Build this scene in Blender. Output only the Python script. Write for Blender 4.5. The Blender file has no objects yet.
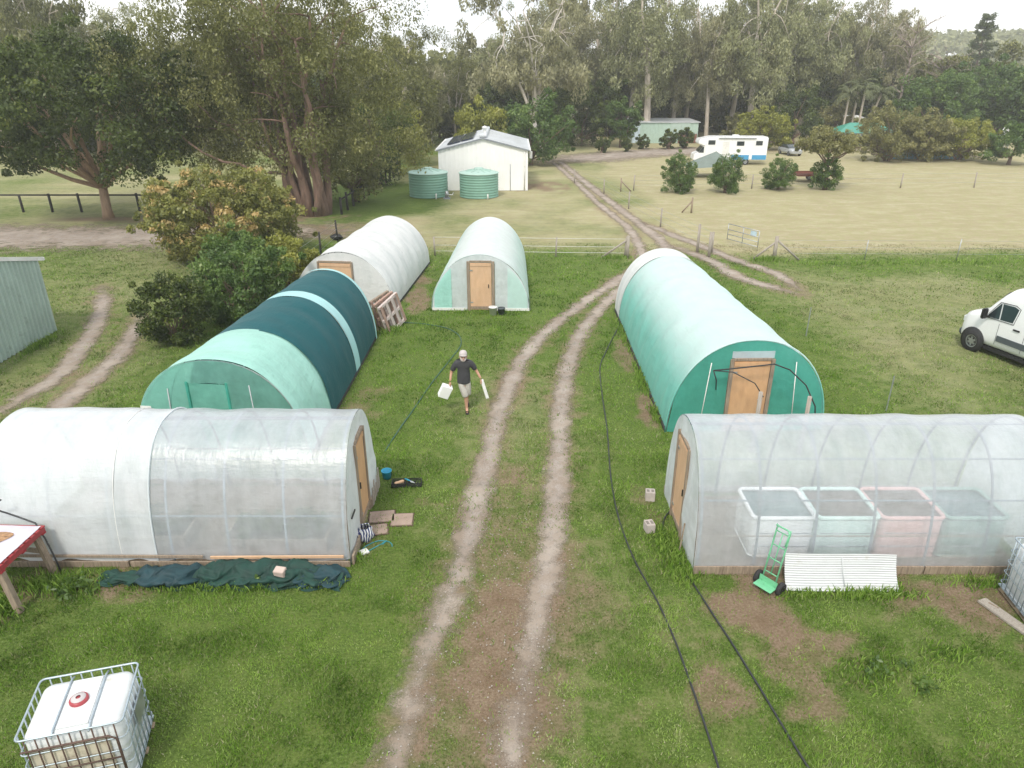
import bpy, bmesh, math, random
import numpy as np
from mathutils import Vector, Matrix

# ------------------------------------------------------------------ camera, sky, sun
SC = bpy.context.scene
COL = SC.collection
R = math.radians
CAM_H, PITCH, FPX = 8.6, R(24.0), 705.0
cam_d = bpy.data.cameras.new('camera')
cam_d.sensor_width = 36.0
cam_d.lens = 36.0 * FPX / 1024.0
cam_d.clip_start = 0.1
cam_d.clip_end = 3000
cam = bpy.data.objects.new('camera', cam_d)
COL.objects.link(cam)
cam.location = (0, 0, CAM_H)
cam.rotation_euler = (R(90) - PITCH, 0, 0)
SC.camera = cam

SUN_EL, SUN_AZ = 52.0, 200.0       # degrees; azimuth measured clockwise from +Y
world = bpy.data.worlds.new('World')
SC.world = world
world.use_nodes = True
wn, wl = world.node_tree.nodes, world.node_tree.links
bg = wn['Background']
sky = wn.new('ShaderNodeTexSky')
sky.sky_type = 'NISHITA'
sky.sun_disc = False
sky.sun_elevation = R(SUN_EL)
sky.sun_rotation = R(SUN_AZ)
sky.air_density = 1.0
sky.dust_density = 2.0
wtc = wn.new('ShaderNodeTexCoord')
wmp = wn.new('ShaderNodeMapping')
wmp.inputs['Scale'].default_value = (1, 1, 3.0)
wnz = wn.new('ShaderNodeTexNoise')
wnz.inputs['Scale'].default_value = 2.6
wnz.inputs['Detail'].default_value = 5
wrp = wn.new('ShaderNodeValToRGB')      # cloud brightness
wrp.color_ramp.elements[0].position = 0.32
wrp.color_ramp.elements[0].color = (7.4, 7.8, 8.3, 1)
wrp.color_ramp.elements[1].position = 0.66
wrp.color_ramp.elements[1].color = (10.2, 10.1, 9.9, 1)
wmx = wn.new('ShaderNodeMix')
wmx.data_type = 'RGBA'
wmx.inputs['Factor'].default_value = 0.88
wl.new(wtc.outputs['Generated'], wmp.inputs['Vector'])
wl.new(wmp.outputs['Vector'], wnz.inputs['Vector'])
wl.new(wnz.outputs['Fac'], wrp.inputs['Fac'])
wl.new(sky.outputs['Color'], wmx.inputs['A'])
wl.new(wrp.outputs['Color'], wmx.inputs['B'])
wl.new(wmx.outputs['Result'], bg.inputs['Color'])
bg.inputs['Strength'].default_value = 0.09

sun_d = bpy.data.lights.new('sun', 'SUN')
sun_d.energy = 1.6
sun_d.angle = R(11)
sun_d.color = (1.0, 0.94, 0.84)
sun = bpy.data.objects.new('sun', sun_d)
COL.objects.link(sun)
_sd = Vector((math.sin(R(SUN_AZ)) * math.cos(R(SUN_EL)), math.cos(R(SUN_AZ)) * math.cos(R(SUN_EL)), math.sin(R(SUN_EL))))
sun.rotation_euler = _sd.to_track_quat('Z', 'Y').to_euler()
sun.location = (0, -20, 40)

SC.view_settings.view_transform = 'Standard'
SC.view_settings.look = 'None'
SC.view_settings.exposure = 0.84
SC.view_settings.gamma = 1.0
SC.view_settings.use_curve_mapping = False
SC.render.engine = 'CYCLES'
cy = SC.cycles
cy.max_bounces = 8
cy.diffuse_bounces = 3
cy.glossy_bounces = 2
cy.transmission_bounces = 4
cy.transparent_max_bounces = 14
cy.volume_bounces = 1
cy.use_denoising = True
cy.use_adaptive_sampling = True
cy.adaptive_threshold = 0.015
cy.sample_clamp_indirect = 6

# ------------------------------------------------------------------ helpers
_c, _s = math.cos(PITCH), math.sin(PITCH)
def G(px, py, z=0.0):
    """photo pixel -> point on the horizontal plane at height z"""
    x = (px - 512) / FPX; y = (py - 384) / FPX
    down = _s + y * _c; fwd = _c - y * _s
    k = (CAM_H - z) / down
    return Vector((x * k, fwd * k, z))
def XA(px, Y, z=0.0):
    """X of a thing at depth Y, height z seen at photo column px"""
    return (px - 512) / FPX * (Y * _c + (CAM_H - z) * _s)

def tag(o, label=None, cat=None, group=None, kind=None):
    if label: o['label'] = label
    if cat: o['category'] = cat
    if group: o['group'] = group
    if kind: o['kind'] = kind
    return o
def thing(name, label, cat, loc=(0, 0, 0), rz=0.0, group=None, scale=1.0):
    o = bpy.data.objects.new(name, None)
    COL.objects.link(o)
    o.empty_display_size = 0.3
    o.location = loc
    o.rotation_euler = (0, 0, rz)
    o.scale = (scale,) * 3 if not hasattr(scale, '__len__') else scale
    return tag(o, label, cat, group)
def kids(o):
    return [c for c in bpy.data.objects if c.parent == o]
def copy_tree(o, parent=None):
    c = o.copy(); COL.objects.link(c); c.parent = parent
    for ch in list(o.children): copy_tree(ch, c)
    return c
def child(name, src, parent, loc=(0, 0, 0), rot=(0, 0, 0), scale=(1, 1, 1)):
    """another object sharing src's mesh data"""
    o = bpy.data.objects.new(name, src.data)
    COL.objects.link(o); o.parent = parent
    o.location = loc; o.rotation_euler = rot; o.scale = scale
    return o

class MB:
    def __init__(s):
        s.v = []; s.f = []; s.sm = []; s.mi = []
    def _add(s, vs, fs, smooth=False, mi=0):
        b = len(s.v)
        s.v += [tuple(p) for p in vs]
        for f in fs:
            s.f.append([i + b for i in f]); s.sm.append(smooth); s.mi.append(mi)
        return s
    def box(s, c, d, rz=0.0, mi=0, taper=1.0):
        x, y, z = d[0] / 2, d[1] / 2, d[2] / 2
        vs = []
        for sz in (-1, 1):
            t = taper if sz > 0 else 1.0
            for sx, sy in ((-1, -1), (1, -1), (1, 1), (-1, 1)):
                a, b = sx * x * t, sy * y * t
                vs.append((c[0] + a * math.cos(rz) - b * math.sin(rz), c[1] + a * math.sin(rz) + b * math.cos(rz), c[2] + sz * z))
        return s._add(vs, [(3, 2, 1, 0), (4, 5, 6, 7), (0, 1, 5, 4), (1, 2, 6, 5), (2, 3, 7, 6), (3, 0, 4, 7)], mi=mi)
    def beam(s, p0, p1, w, h, up=(0, 0, 1), mi=0):
        p0, p1 = Vector(p0), Vector(p1)
        d = (p1 - p0).normalized(); up = Vector(up)
        if abs(d.dot(up)) > .98: up = Vector((0, 1, 0))
        a = d.cross(up).normalized(); b = a.cross(d)
        vs = []
        for p in (p0, p1):
            for sa, sb in ((-1, -1), (1, -1), (1, 1), (-1, 1)):
                vs.append(p + a * sa * w / 2 + b * sb * h / 2)
        return s._add(vs, [(3, 2, 1, 0), (4, 5, 6, 7), (0, 1, 5, 4), (1, 2, 6, 5), (2, 3, 7, 6), (3, 0, 4, 7)], mi=mi)
    def tube(s, pts, r, n=8, cap=True, closed=False, mi=0):
        pts = [Vector(p) for p in pts]; m = len(pts)
        rs = r if hasattr(r, '__len__') else [r] * m
        vs = []; a = None
        for i, p in enumerate(pts):
            if closed: d = pts[(i + 1) % m] - pts[i - 1]
            else: d = pts[min(i + 1, m - 1)] - pts[max(i - 1, 0)]
            if d.length < 1e-9: d = Vector((0, 0, 1))
            d.normalize()
            if a is None:
                a = d.cross(Vector((0, 0, 1)) if abs(d.z) < .95 else Vector((1, 0, 0)))
            else:
                a = a - d * a.dot(d)
            if a.length < 1e-6: a = d.orthogonal()
            a.normalize(); b = d.cross(a)
            for k in range(n):
                t = 2 * math.pi * k / n
                vs.append(p + (a * math.cos(t) + b * math.sin(t)) * rs[i])
        fs = []
        for i in range(m if closed else m - 1):
            j = (i + 1) % m
            for k in range(n):
                q = (k + 1) % n
                fs.append((i * n + k, i * n + q, j * n + q, j * n + k))
        s._add(vs, fs, True, mi)
        if cap and not closed:
            b0 = len(s.v) - len(vs)
            s.f.append([b0 + k for k in range(n)][::-1]); s.sm.append(False); s.mi.append(mi)
            s.f.append([b0 + (m - 1) * n + k for k in range(n)]); s.sm.append(False); s.mi.append(mi)
        return s
    def lathe(s, prof, n=24, c=(0, 0, 0), axis='z', smooth=True, mi=0):
        vs = []
        for r, h in prof:
            for k in range(n):
                t = 2 * math.pi * k / n
                p = (r * math.cos(t), r * math.sin(t), h)
                if axis == 'y': p = (p[0], p[2], p[1])
                if axis == 'x': p = (p[2], p[0], p[1])
                vs.append((p[0] + c[0], p[1] + c[1], p[2] + c[2]))
        fs = []
        for i in range(len(prof) - 1):
            for k in range(n):
                q = (k + 1) % n
                fs.append((i * n + k, i * n + q, (i + 1) * n + q, (i + 1) * n + k))
        s._add(vs, fs, smooth, mi)
        return s
    def grid(s, P, smooth=True, closed=False, mi=0):
        nu, nv = len(P), len(P[0])
        vs = [p for row in P for p in row]
        fs = [(i * nv + j, (i + 1) * nv + j, (i + 1) * nv + j + 1, i * nv + j + 1) for i in range(nu - 1) for j in range(nv - 1)]
        return s._add(vs, fs, smooth, mi)
    def poly(s, pts, mi=0):
        return s._add(pts, [tuple(range(len(pts)))], mi=mi)
    def prism(s, pts, d, mi=0):
        """polygon pts (3D) extruded by vector d"""
        n = len(pts); d = Vector(d)
        vs = [Vector(p) for p in pts] + [Vector(p) + d for p in pts]
        fs = [tuple(range(n))[::-1], tuple(range(n, 2 * n))] + [(i, (i + 1) % n, n + (i + 1) % n, n + i) for i in range(n)]
        return s._add(vs, fs, mi=mi)
    def build(s, name, mat, parent=None, bevel=0.0, fix=False):
        me = bpy.data.meshes.new(name)
        me.from_pydata(s.v, [], s.f)
        me.polygons.foreach_set('use_smooth', s.sm)
        me.polygons.foreach_set('material_index', s.mi)
        for m in (mat if isinstance(mat, (list, tuple)) else [mat]): me.materials.append(m)
        me.update()
        if fix or bevel > 0:
            bm = bmesh.new(); bm.from_mesh(me)
            if fix: bmesh.ops.recalc_face_normals(bm, faces=bm.faces)
            if bevel > 0:
                es = [e for e in bm.edges if len(e.link_faces) == 2 and e.calc_face_angle(0) > .5]
                bmesh.ops.bevel(bm, geom=es, offset=bevel, segments=2, affect='EDGES', clamp_overlap=True)
            bm.to_mesh(me); bm.free()
        o = bpy.data.objects.new(name, me)
        COL.objects.link(o)
        if parent is not None: o.parent = parent
        return o

def npmesh(name, V, F, mat, attrs=None, parent=None, smooth=False):
    """big mesh from numpy arrays; F is (n,k)"""
    me = bpy.data.meshes.new(name)
    n, k = F.shape
    me.vertices.add(len(V)); me.vertices.foreach_set('co', V.astype(np.float32).ravel())
    me.loops.add(n * k); me.loops.foreach_set('vertex_index', F.astype(np.int32).ravel())
    me.polygons.add(n)
    me.polygons.foreach_set('loop_start', np.arange(0, n * k, k, dtype=np.int32))
    me.polygons.foreach_set('loop_total', np.full(n, k, dtype=np.int32))
    me.polygons.foreach_set('use_smooth', np.full(n, smooth))
    for an, av in (attrs or {}).items():
        at = me.attributes.new(an, 'FLOAT', 'POINT')
        at.data.foreach_set('value', av.astype(np.float32))
    me.materials.append(mat)
    me.update(calc_edges=True)
    o = bpy.data.objects.new(name, me)
    COL.objects.link(o)
    if parent is not None: o.parent = parent
    return o

def vnoise(x, y, s, seed=0):
    """smooth value noise 0..1 on numpy arrays"""
    x = np.asarray(x) / s; y = np.asarray(y) / s
    xi = np.floor(x).astype(np.int64); yi = np.floor(y).astype(np.int64)
    fx = x - xi; fy = y - yi
    fx = fx * fx * (3 - 2 * fx); fy = fy * fy * (3 - 2 * fy)
    def h(a, b):
        n = (a * 374761393 + b * 668265263 + seed * 974634777) & 0x7fffffff
        n = ((n ^ (n >> 13)) * 1274126177) & 0x7fffffff
        return ((n ^ (n >> 16)) & 0xffff) / 65535.0
    return (h(xi, yi) * (1 - fx) + h(xi + 1, yi) * fx) * (1 - fy) + (h(xi, yi + 1) * (1 - fx) + h(xi + 1, yi + 1) * fx) * fy
def fbm(x, y, s, seed=0):
    return .55 * vnoise(x, y, s, seed) + .3 * vnoise(x, y, s / 2.1, seed + 1) + .15 * vnoise(x, y, s / 4.3, seed + 2)
def sstep(a, b, x):
    t = np.clip((x - a) / (b - a), 0, 1)
    return t * t * (3 - 2 * t)

# ------------------------------------------------------------------ materials
def nodes_of(name):
    m = bpy.data.materials.new(name); m.use_nodes = True
    return m, m.node_tree.nodes, m.node_tree.links, m.node_tree.nodes['Principled BSDF']
def noise_node(N, L, vec, scale, detail=5, rough=.55, mapping=None):
    t = N.new('ShaderNodeTexNoise')
    t.inputs['Scale'].default_value = scale; t.inputs['Detail'].default_value = detail; t.inputs['Roughness'].default_value = rough
    if mapping:
        mp = N.new('ShaderNodeMapping'); mp.inputs['Scale'].default_value = mapping
        L.new(vec, mp.inputs['Vector']); vec = mp.outputs['Vector']
    L.new(vec, t.inputs['Vector'])
    return t.outputs['Fac']
def ramp(N, L, fac, stops):
    r = N.new('ShaderNodeValToRGB'); e = r.color_ramp.elements
    while len(e) < len(stops): e.new(.5)
    for i, (p, c) in enumerate(stops):
        e[i].position = p
        e[i].color = (c[0], c[1], c[2], 1) if hasattr(c, '__len__') else (c, c, c, 1)
    L.new(fac, r.inputs['Fac'])
    return r.outputs['Color']
def mixc(N, L, fac, a, b, mode='MIX'):
    m = N.new('ShaderNodeMix'); m.data_type = 'RGBA'; m.blend_type = mode
    for sock, v in (('Factor', fac), ('A', a), ('B', b)):
        if hasattr(v, 'links') or hasattr(v, 'is_linked'): L.new(v, m.inputs[sock])
        elif hasattr(v, '__len__'): m.inputs[sock].default_value = (v[0], v[1], v[2], 1)
        else: m.inputs[sock].default_value = v
    return m.outputs['Result']
def math_n(N, L, op, a, b=None):
    m = N.new('ShaderNodeMath'); m.operation = op
    for i, v in enumerate((a, b)):
        if v is None: continue
        if hasattr(v, 'is_linked'): L.new(v, m.inputs[i])
        else: m.inputs[i].default_value = v
    return m.outputs[0]
def bump(N, L, h, strength, dist=.02):
    b = N.new('ShaderNodeBump'); b.inputs['Strength'].default_value = strength; b.inputs['Distance'].default_value = dist
    L.new(h, b.inputs['Height'])
    return b.outputs['Normal']
def attr(N, name):
    a = N.new('ShaderNodeAttribute'); a.attribute_name = name
    return a.outputs['Fac']

def mat(name, col, rough=.6, var=.25, scale=3.0, metal=0.0, dirt=None, dirt_amt=.0, b=0.0, bscale=30.0, stretch=None, spec=.5):
    """painted / plain surface: uneven tone, worn patches, fine relief"""
    m, N, L, P = nodes_of(name)
    tc = N.new('ShaderNodeTexCoord').outputs['Object']
    n1 = noise_node(N, L, tc, scale, 6, .6, stretch)
    lo = [c * (1 - var) for c in col]; hi = [min(1, c * (1 + var * .6)) for c in col]
    c = ramp(N, L, n1, [(.3, lo), (.7, hi)])
    if dirt_amt > 0:
        n2 = noise_node(N, L, tc, scale * 2.3, 8, .68, stretch)
        k = ramp(N, L, n2, [(.62 - .3 * dirt_amt, 0.0), (.8 - .15 * dirt_amt, 1.0)])
        c = mixc(N, L, k, c, dirt or [x * .4 for x in col])
    L.new(c, P.inputs['Base Color'])
    rr = ramp(N, L, n1, [(.2, max(0.02, rough - .1)), (.8, min(1, rough + .12))])
    L.new(rr, P.inputs['Roughness'])
    P.inputs['Metallic'].default_value = metal
    P.inputs['Specular IOR Level'].default_value = spec
    if b > 0:
        L.new(bump(N, L, noise_node(N, L, tc, bscale, 4, .6, stretch), b, .01), P.inputs['Normal'])
    return m

def wood(name, col, dark, grain=(14, 14, 1.2), rough=.8):
    m, N, L, P = nodes_of(name)
    tc = N.new('ShaderNodeTexCoord').outputs['Object']
    g = noise_node(N, L, tc, 2.2, 7, .65, grain)
    big = noise_node(N, L, tc, 1.3, 3)
    c = ramp(N, L, g, [(.3, dark), (.62, col)])
    c = mixc(N, L, ramp(N, L, big, [(.4, 0.0), (.75, .6)]), c, [x * .65 + .05 for x in col])
    L.new(c, P.inputs['Base Color']); P.inputs['Roughness'].default_value = rough
    L.new(bump(N, L, g, .5, .01), P.inputs['Normal'])
    return m

def film(name, tint, clear=(.25, .6), gloss=.16, rough=.22, wr=.35, stretch=(1, 1, 1), trans=.45, sky_sheen=None, crease=0.0):
    """plastic or shade-cloth sheet: partly see-through, partly milky, a weak shine"""
    m, N, L, P = nodes_of(name)
    N.remove(P)
    out = N['Material Output']
    tc = N.new('ShaderNodeTexCoord').outputs['Object']
    w1 = noise_node(N, L, tc, 2.6, 5, .6, stretch)
    w2 = noise_node(N, L, tc, .9, 3, .5)
    nrm = bump(N, L, w1, wr, .06)
    if crease > 0:      # fine tension wrinkles
        w3 = noise_node(N, L, tc, 1.0, 5, .58, (5.5, 1.2, 5.5)); w4 = noise_node(N, L, tc, 1.0, 4, .55, (1.6, 5.5, 2.2))
        rid = math_n(N, L, 'ADD', math_n(N, L, 'ABSOLUTE', math_n(N, L, 'SUBTRACT', w3, .5)), math_n(N, L, 'ABSOLUTE', math_n(N, L, 'SUBTRACT', w4, .5)))
        bb = N.new('ShaderNodeBump'); bb.inputs['Strength'].default_value = crease; bb.inputs['Distance'].default_value = .05
        L.new(rid, bb.inputs['Height']); L.new(nrm, bb.inputs['Normal']); nrm = bb.outputs['Normal']
    w5 = noise_node(N, L, tc, 1.0, 6, .65, (1.2, 2.6, .5))
    colr = ramp(N, L, w5, [(.32, [tint[0] * .84, tint[1] * .87, tint[2] * .87]), (.55, tint)])      # water and algae streaks
    if sky_sheen:      # sky sheen put into the sheet's colour: paler towards the ridge
        col2, z0, z1 = sky_sheen
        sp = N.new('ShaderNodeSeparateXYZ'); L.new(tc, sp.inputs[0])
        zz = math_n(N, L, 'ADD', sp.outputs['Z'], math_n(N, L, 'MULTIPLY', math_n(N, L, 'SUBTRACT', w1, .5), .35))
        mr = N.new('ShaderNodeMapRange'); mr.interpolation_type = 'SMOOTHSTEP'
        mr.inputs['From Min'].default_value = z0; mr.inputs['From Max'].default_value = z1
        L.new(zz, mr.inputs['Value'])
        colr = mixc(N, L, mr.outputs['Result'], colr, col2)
    df = N.new('ShaderNodeBsdfDiffuse'); tr = N.new('ShaderNodeBsdfTranslucent'); gl = N.new('ShaderNodeBsdfGlossy'); tp = N.new('ShaderNodeBsdfTransparent')
    for nd in (df, tr): L.new(colr, nd.inputs['Color'])
    for nd in (df, gl): L.new(nrm, nd.inputs['Normal'])
    gl.inputs['Roughness'].default_value = rough; gl.inputs['Color'].default_value = (1, 1, 1, 1)
    tp.inputs['Color'].default_value = (*[min(1, .55 + .45 * t) for t in tint], 1)
    s1 = N.new('ShaderNodeMixShader'); s1.inputs[0].default_value = trans
    L.new(df.outputs[0], s1.inputs[1]); L.new(tr.outputs[0], s1.inputs[2])
    s2 = N.new('ShaderNodeMixShader')
    L.new(ramp(N, L, w1, [(.3, clear[0]), (.7, clear[1])]), s2.inputs[0])
    L.new(s1.outputs[0], s2.inputs[1]); L.new(tp.outputs[0], s2.inputs[2])
    lw = N.new('ShaderNodeLayerWeight'); lw.inputs['Blend'].default_value = .5; L.new(nrm, lw.inputs['Normal'])
    fr = math_n(N, L, 'POWER', lw.outputs['Facing'], 3.0)
    fr = math_n(N, L, 'ADD', math_n(N, L, 'MULTIPLY', fr, gloss * 5), gloss * .25)
    fr = math_n(N, L, 'MINIMUM', fr, .55)
    s3 = N.new('ShaderNodeMixShader'); L.new(fr, s3.inputs[0])
    L.new(s2.outputs[0], s3.inputs[1]); L.new(gl.outputs[0], s3.inputs[2])
    L.new(s3.outputs[0], out.inputs['Surface'])
    return m

def leafmat(name, a, b, c=None, trans=.40, cmin=.82):
    """leaves: two greens chosen per clump and leaf, some light through"""
    m, N, L, P = nodes_of(name)
    N.remove(P)
    t = attr(N, 'tint')
    st = [(.1, a), (.75, b)] + ([(cmin + .08, c)] if c else [])
    col = ramp(N, L, t, st)
    df = N.new('ShaderNodeBsdfDiffuse'); tr = N.new('ShaderNodeBsdfTranslucent'); gl = N.new('ShaderNodeBsdfGlossy')
    gl.inputs['Roughness'].default_value = .45
    L.new(col, df.inputs['Color']); L.new(col, tr.inputs['Color'])
    s1 = N.new('ShaderNodeMixShader'); s1.inputs[0].default_value = trans
    L.new(df.outputs[0], s1.inputs[1]); L.new(tr.outputs[0], s1.inputs[2])
    s2 = N.new('ShaderNodeMixShader'); s2.inputs[0].default_value = .035
    L.new(s1.outputs[0], s2.inputs[1]); L.new(gl.outputs[0], s2.inputs[2])
    L.new(s2.outputs[0], N['Material Output'].inputs['Surface'])
    return m
# ------------------------------------------------------------------ tracks (centre lines in metres, from the photograph's ground)
def poly_g(px): return [G(a, b).to_2d() for a, b in px]
def smooth_line(pts, step=.35):
    """Catmull-Rom resampling of a 2D line"""
    P = [Vector(p) for p in pts]; P = [P[0] * 2 - P[1]] + P + [P[-1] * 2 - P[-2]]
    out = []
    for i in range(1, len(P) - 2):
        a, b, c, d = P[i - 1], P[i], P[i + 1], P[i + 2]
        n = max(2, int((c - b).length / step))
        for k in range(n):
            t = k / n
            out.append(.5 * ((2 * b) + (c - a) * t + (2 * a - 5 * b + 4 * c - d) * t * t + (3 * b - a - 3 * c + d) * t ** 3))
    out.append(P[-2])
    return out
TRACKS = {   # name: (line, half width, label)
 'rut_a': (smooth_line(poly_g([(385, 800), (402, 740), (414, 690), (440, 622), (462, 560), (478, 500), (492, 440), (505, 397), (525, 356), (553, 326), (590, 298), (628, 273), (642, 256), (629, 229), (600, 205), (575, 181), (552, 161)])), .20),
 'rut_b': (smooth_line(poly_g([(508, 800), (516, 720), (533, 640), (547, 570), (556, 490), (560, 430), (563, 390), (573, 350), (590, 320), (614, 296), (640, 276), (652, 262)])), .20),
 'rut_c': (smooth_line(poly_g([(558, 160), (590, 186), (620, 209), (650, 232), (664, 245), (668, 262), (650, 274)])), .25),
 'rut_d': (smooth_line(poly_g([(640, 222), (675, 236), (704, 247), (740, 262), (774, 273), (806, 294)])), .25),
 'rut_e': (smooth_line(poly_g([(668, 245), (706, 259), (738, 277), (775, 288), (806, 296)])), .28),
 'rut_f': (smooth_line(poly_g([(100, 286), (103, 300), (96, 325), (66, 368), (28, 396), (-30, 425)])), .23),
 'rut_g': (smooth_line(poly_g([(139, 314), (130, 340), (104, 370), (72, 396), (40, 425), (0, 455)])), .23),
 'road_left': (smooth_line([(-60, 40.6), (-36, 40.0), (-26, 39.6), (-20, 39.9), (-12, 41.0), (-9, 41.5)], 1.0), 2.1),
 'road_far': (smooth_line(poly_g([(540, 163), (570, 160), (600, 157), (650, 153), (700, 151), (760, 150)]), 1.0), 2.6),
}
_tp = np.array([(p.x, p.y, hw) for n, (ln, hw) in TRACKS.items() for p in ln])
def track_dist(x, y):
    """signed distance to the nearest wheel track edge (negative inside)"""
    x = np.asarray(x, dtype=float).ravel(); y = np.asarray(y, dtype=float).ravel()
    out = np.full(len(x), 1e3)
    for i in range(0, len(x), 20000):
        dx = x[i:i + 20000, None] - _tp[None, :, 0]; dy = y[i:i + 20000, None] - _tp[None, :, 1]
        out[i:i + 20000] = (np.sqrt(dx * dx + dy * dy) - _tp[None, :, 2]).min(1)
    return out
FOOT = [(-9.5, -3.05, 10.85, 13.7), (3.4, 9.8, 10.6, 13.3), (-8.9, -4.95, 15.1, 23.4), (4.1, 8.3, 16.4, 26.4), (-8.3, -4.7, 26.9, 34.0), (-3.0, .6, 26.5, 33.7)]
# bare-earth patches: x, y, rx, ry, strength
BARE = [(4.15, 9.55, .95, 1.0, 1.0), (4.6, 10.15, .9, .45, .9), (8.1, 9.9, 1.2, .7, .8), (7.3, 10.2, .7, .35, .6), (3.75, 17.6, .35, 1.3, .9), (3.7, 21.5, .3, 1.6, .7),
        (-4.0, 29.5, .6, 3.4, .75), (-4.3, 18.2, .6, 1.6, .5), (-.1, 7.6, .75, 1.5, .85), (.35, 9.6, .55, 1.8, .7), (-1.35, 7.4, .42, 1.1, .8), (-.9, 9.4, .4, 1.2, .6), (-.3, 6.2, 1.3, .8, .7), (-8.2, 10.3, 1.5, .55, .75), (-9.5, 9.2, .9, .6, .7),
        (8.6, 7.8, .5, .4, .35), (6.9, 7.2, .4, .3, .3), (-1.9, 13.0, .45, .25, .5), (-2.9, 12.0, .35, 1.3, .5), (17.6, 16.6, 1.6, .6, .95), (1.7, 58.5, 2.6, 3.0, .8),
        (2.9, 12.6, .3, .9, .5), (5.4, 8.1, .5, .35, .35), (1.9, 7.4, .4, .5, .35), (-14.6, 45.2, 4.0, 1.6, .7), (-25.5, 44.8, 3.2, 1.2, .75), (-9.6, 30.5, 1.0, 2.4, .6), (24, 63, 9, 1.6, .45), (-6.0, 26.2, 1.6, .4, .5)]
def fields(x, y):
    x = np.asarray(x, dtype=float); y = np.asarray(y, dtype=float)
    n1 = fbm(x, y, 3.2, 3); n2 = fbm(x, y, 9.0, 11); n3 = fbm(x, y, 26.0, 23); n4 = fbm(x, y, .9, 31)
    td = track_dist(x, y).reshape(x.shape)
    bare = np.zeros_like(x)
    for bx, by, rx, ry, k in BARE:
        q = np.sqrt(((x - bx) / rx) ** 2 + ((y - by) / ry) ** 2)
        bare = np.maximum(bare, k * (1 - sstep(.45, 1.35, q + (n4 - .5) * 1.9 + (n1 - .5) * .9)))
    worn = (1 - sstep(-.1, .9, td + (n4 - .5) * .7)) * .55        # trodden verge of the tracks
    near_mid = np.exp(-((x - (-.35 + .05 * (y - 8))) / 1.45) ** 2) * (1 - sstep(11, 17, y)) * (.42 + .6 * sstep(.4, .62, n1)) + .50 * sstep(.46, .70, fbm(x, y, 1.1, 91)) * sstep(1.0, 3.0, x) * (1 - sstep(9.3, 10.6, y)) * (1 - sstep(9.5, 11, x))
    dirt = np.clip(np.maximum.reduce([bare, worn, near_mid * 1.45]) + .28 * sstep(.62, .8, n1) * (n4 > .45), 0, 1)
    # dryness: 0 lush lawn .. 1 straw paddock
    d = .18 + .3 * (n1 - .5) + .3 * (n2 - .5)
    d = d + .34 * sstep(9, 13, x) * sstep(11, 20, y) + .1 * sstep(3, 7, x) * (1 - sstep(12, 16, y))
    d = d + .55 * sstep(33.5, 38, y + (n2 - .5) * 5) * sstep(-12, -6, x)
    d = d + .35 * sstep(8, 12, x) * sstep(35, 40, y)
    d = d - .75 * sstep(44, 49, y) * (1 - sstep(57, 62, y)) * (1 - sstep(-9, -1, x)) * sstep(-16, -10, x)
    d = d - .30 * np.exp(-((y - (33.0 + .03 * x + (n1 - .5) * 4)) / 2.2) ** 2) * sstep(9, 14, x) * (.5 + n2)
    d = d - .35 * np.exp(-((y - 60.5) / 1.6) ** 2) * sstep(10, 20, x)
    d = d + .20 * (1 - sstep(-14, -9, x)) + .18 * sstep(48, 55, y) * (1 - sstep(-16, -10, x))
    d = d + .22 * np.exp(-(x / 2.4) ** 2) * (1 - sstep(16, 26, y))
    d = d + .5 * (n3 - .5) * sstep(30, 40, y) + .45 * (n1 - .5) * sstep(36, 44, y)
    for a_, b_, c_, e_ in FOOT[:2]:      # bare soil floors inside the clear tunnels
        dirt = np.where((x > a_ + .05) & (x < b_ - .05) & (y > c_ + .05) & (y < e_ - .05), 1.0, dirt)
    return np.clip(dirt, 0, 1), np.clip(d, 0, 1), td

# ------------------------------------------------------------------ ground
def axis(lo, hi, step, far, k=1.18, far_lo=None):
    a = list(np.arange(lo, hi + 1e-6, step))
    s = step
    while a[-1] < far: s = min(s * k, 60); a.append(a[-1] + s)
    s = step; b = []
    p = lo
    while p > (far_lo if far_lo is not None else -far): s = min(s * k, 60); p -= s; b.append(p)
    return np.array(b[::-1] + a)
gx = axis(-14, 16, .22, 900); gy = axis(5, 40, .22, 1400, 1.05, -120)
GX, GY = np.meshgrid(gx, gy, indexing='ij')
dirt_f, dry_f, _ = fields(GX, GY)
V = np.stack([GX.ravel(), GY.ravel(), np.zeros(GX.size)], 1)
nx, ny = len(gx), len(gy)
ii, jj = np.meshgrid(np.arange(nx - 1), np.arange(ny - 1), indexing='ij')
q = (ii * ny + jj).ravel()
F = np.stack([q, q + ny, q + ny + 1, q + 1], 1)

mg, N, L, P = nodes_of('grassy_ground')
pos = N.new('ShaderNodeNewGeometry').outputs['Position']
a_d, a_y = attr(N, 'dirt'), attr(N, 'dry')
n_f = noise_node(N, L, pos, 22, 6, .7)
n_m = noise_node(N, L, pos, 2.4, 6, .62)
n_b = noise_node(N, L, pos, .35, 4, .55)
green = ramp(N, L, n_f, [(.28, (.032, .055, .012)), (.5, (.100, .155, .032)), (.75, (.21, .29, .085))])
green = mixc(N, L, ramp(N, L, n_m, [(.4, 0.0), (.7, .5)]), green, (.18, .22, .06))
straw = ramp(N, L, n_f, [(.25, (.24, .21, .115)), (.5, (.395, .35, .215)), (.78, (.52, .47, .33))])
straw = mixc(N, L, ramp(N, L, n_b, [(.4, 0.0), (.62, .5)]), straw, (.36, .295, .195))
n_l = noise_node(N, L, pos, .8, 9, .72, (.55, 1.3, 1))
straw = mixc(N, L, ramp(N, L, n_l, [(.38, .65), (.52, 0.0)]), straw, (.32, .285, .17))
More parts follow.
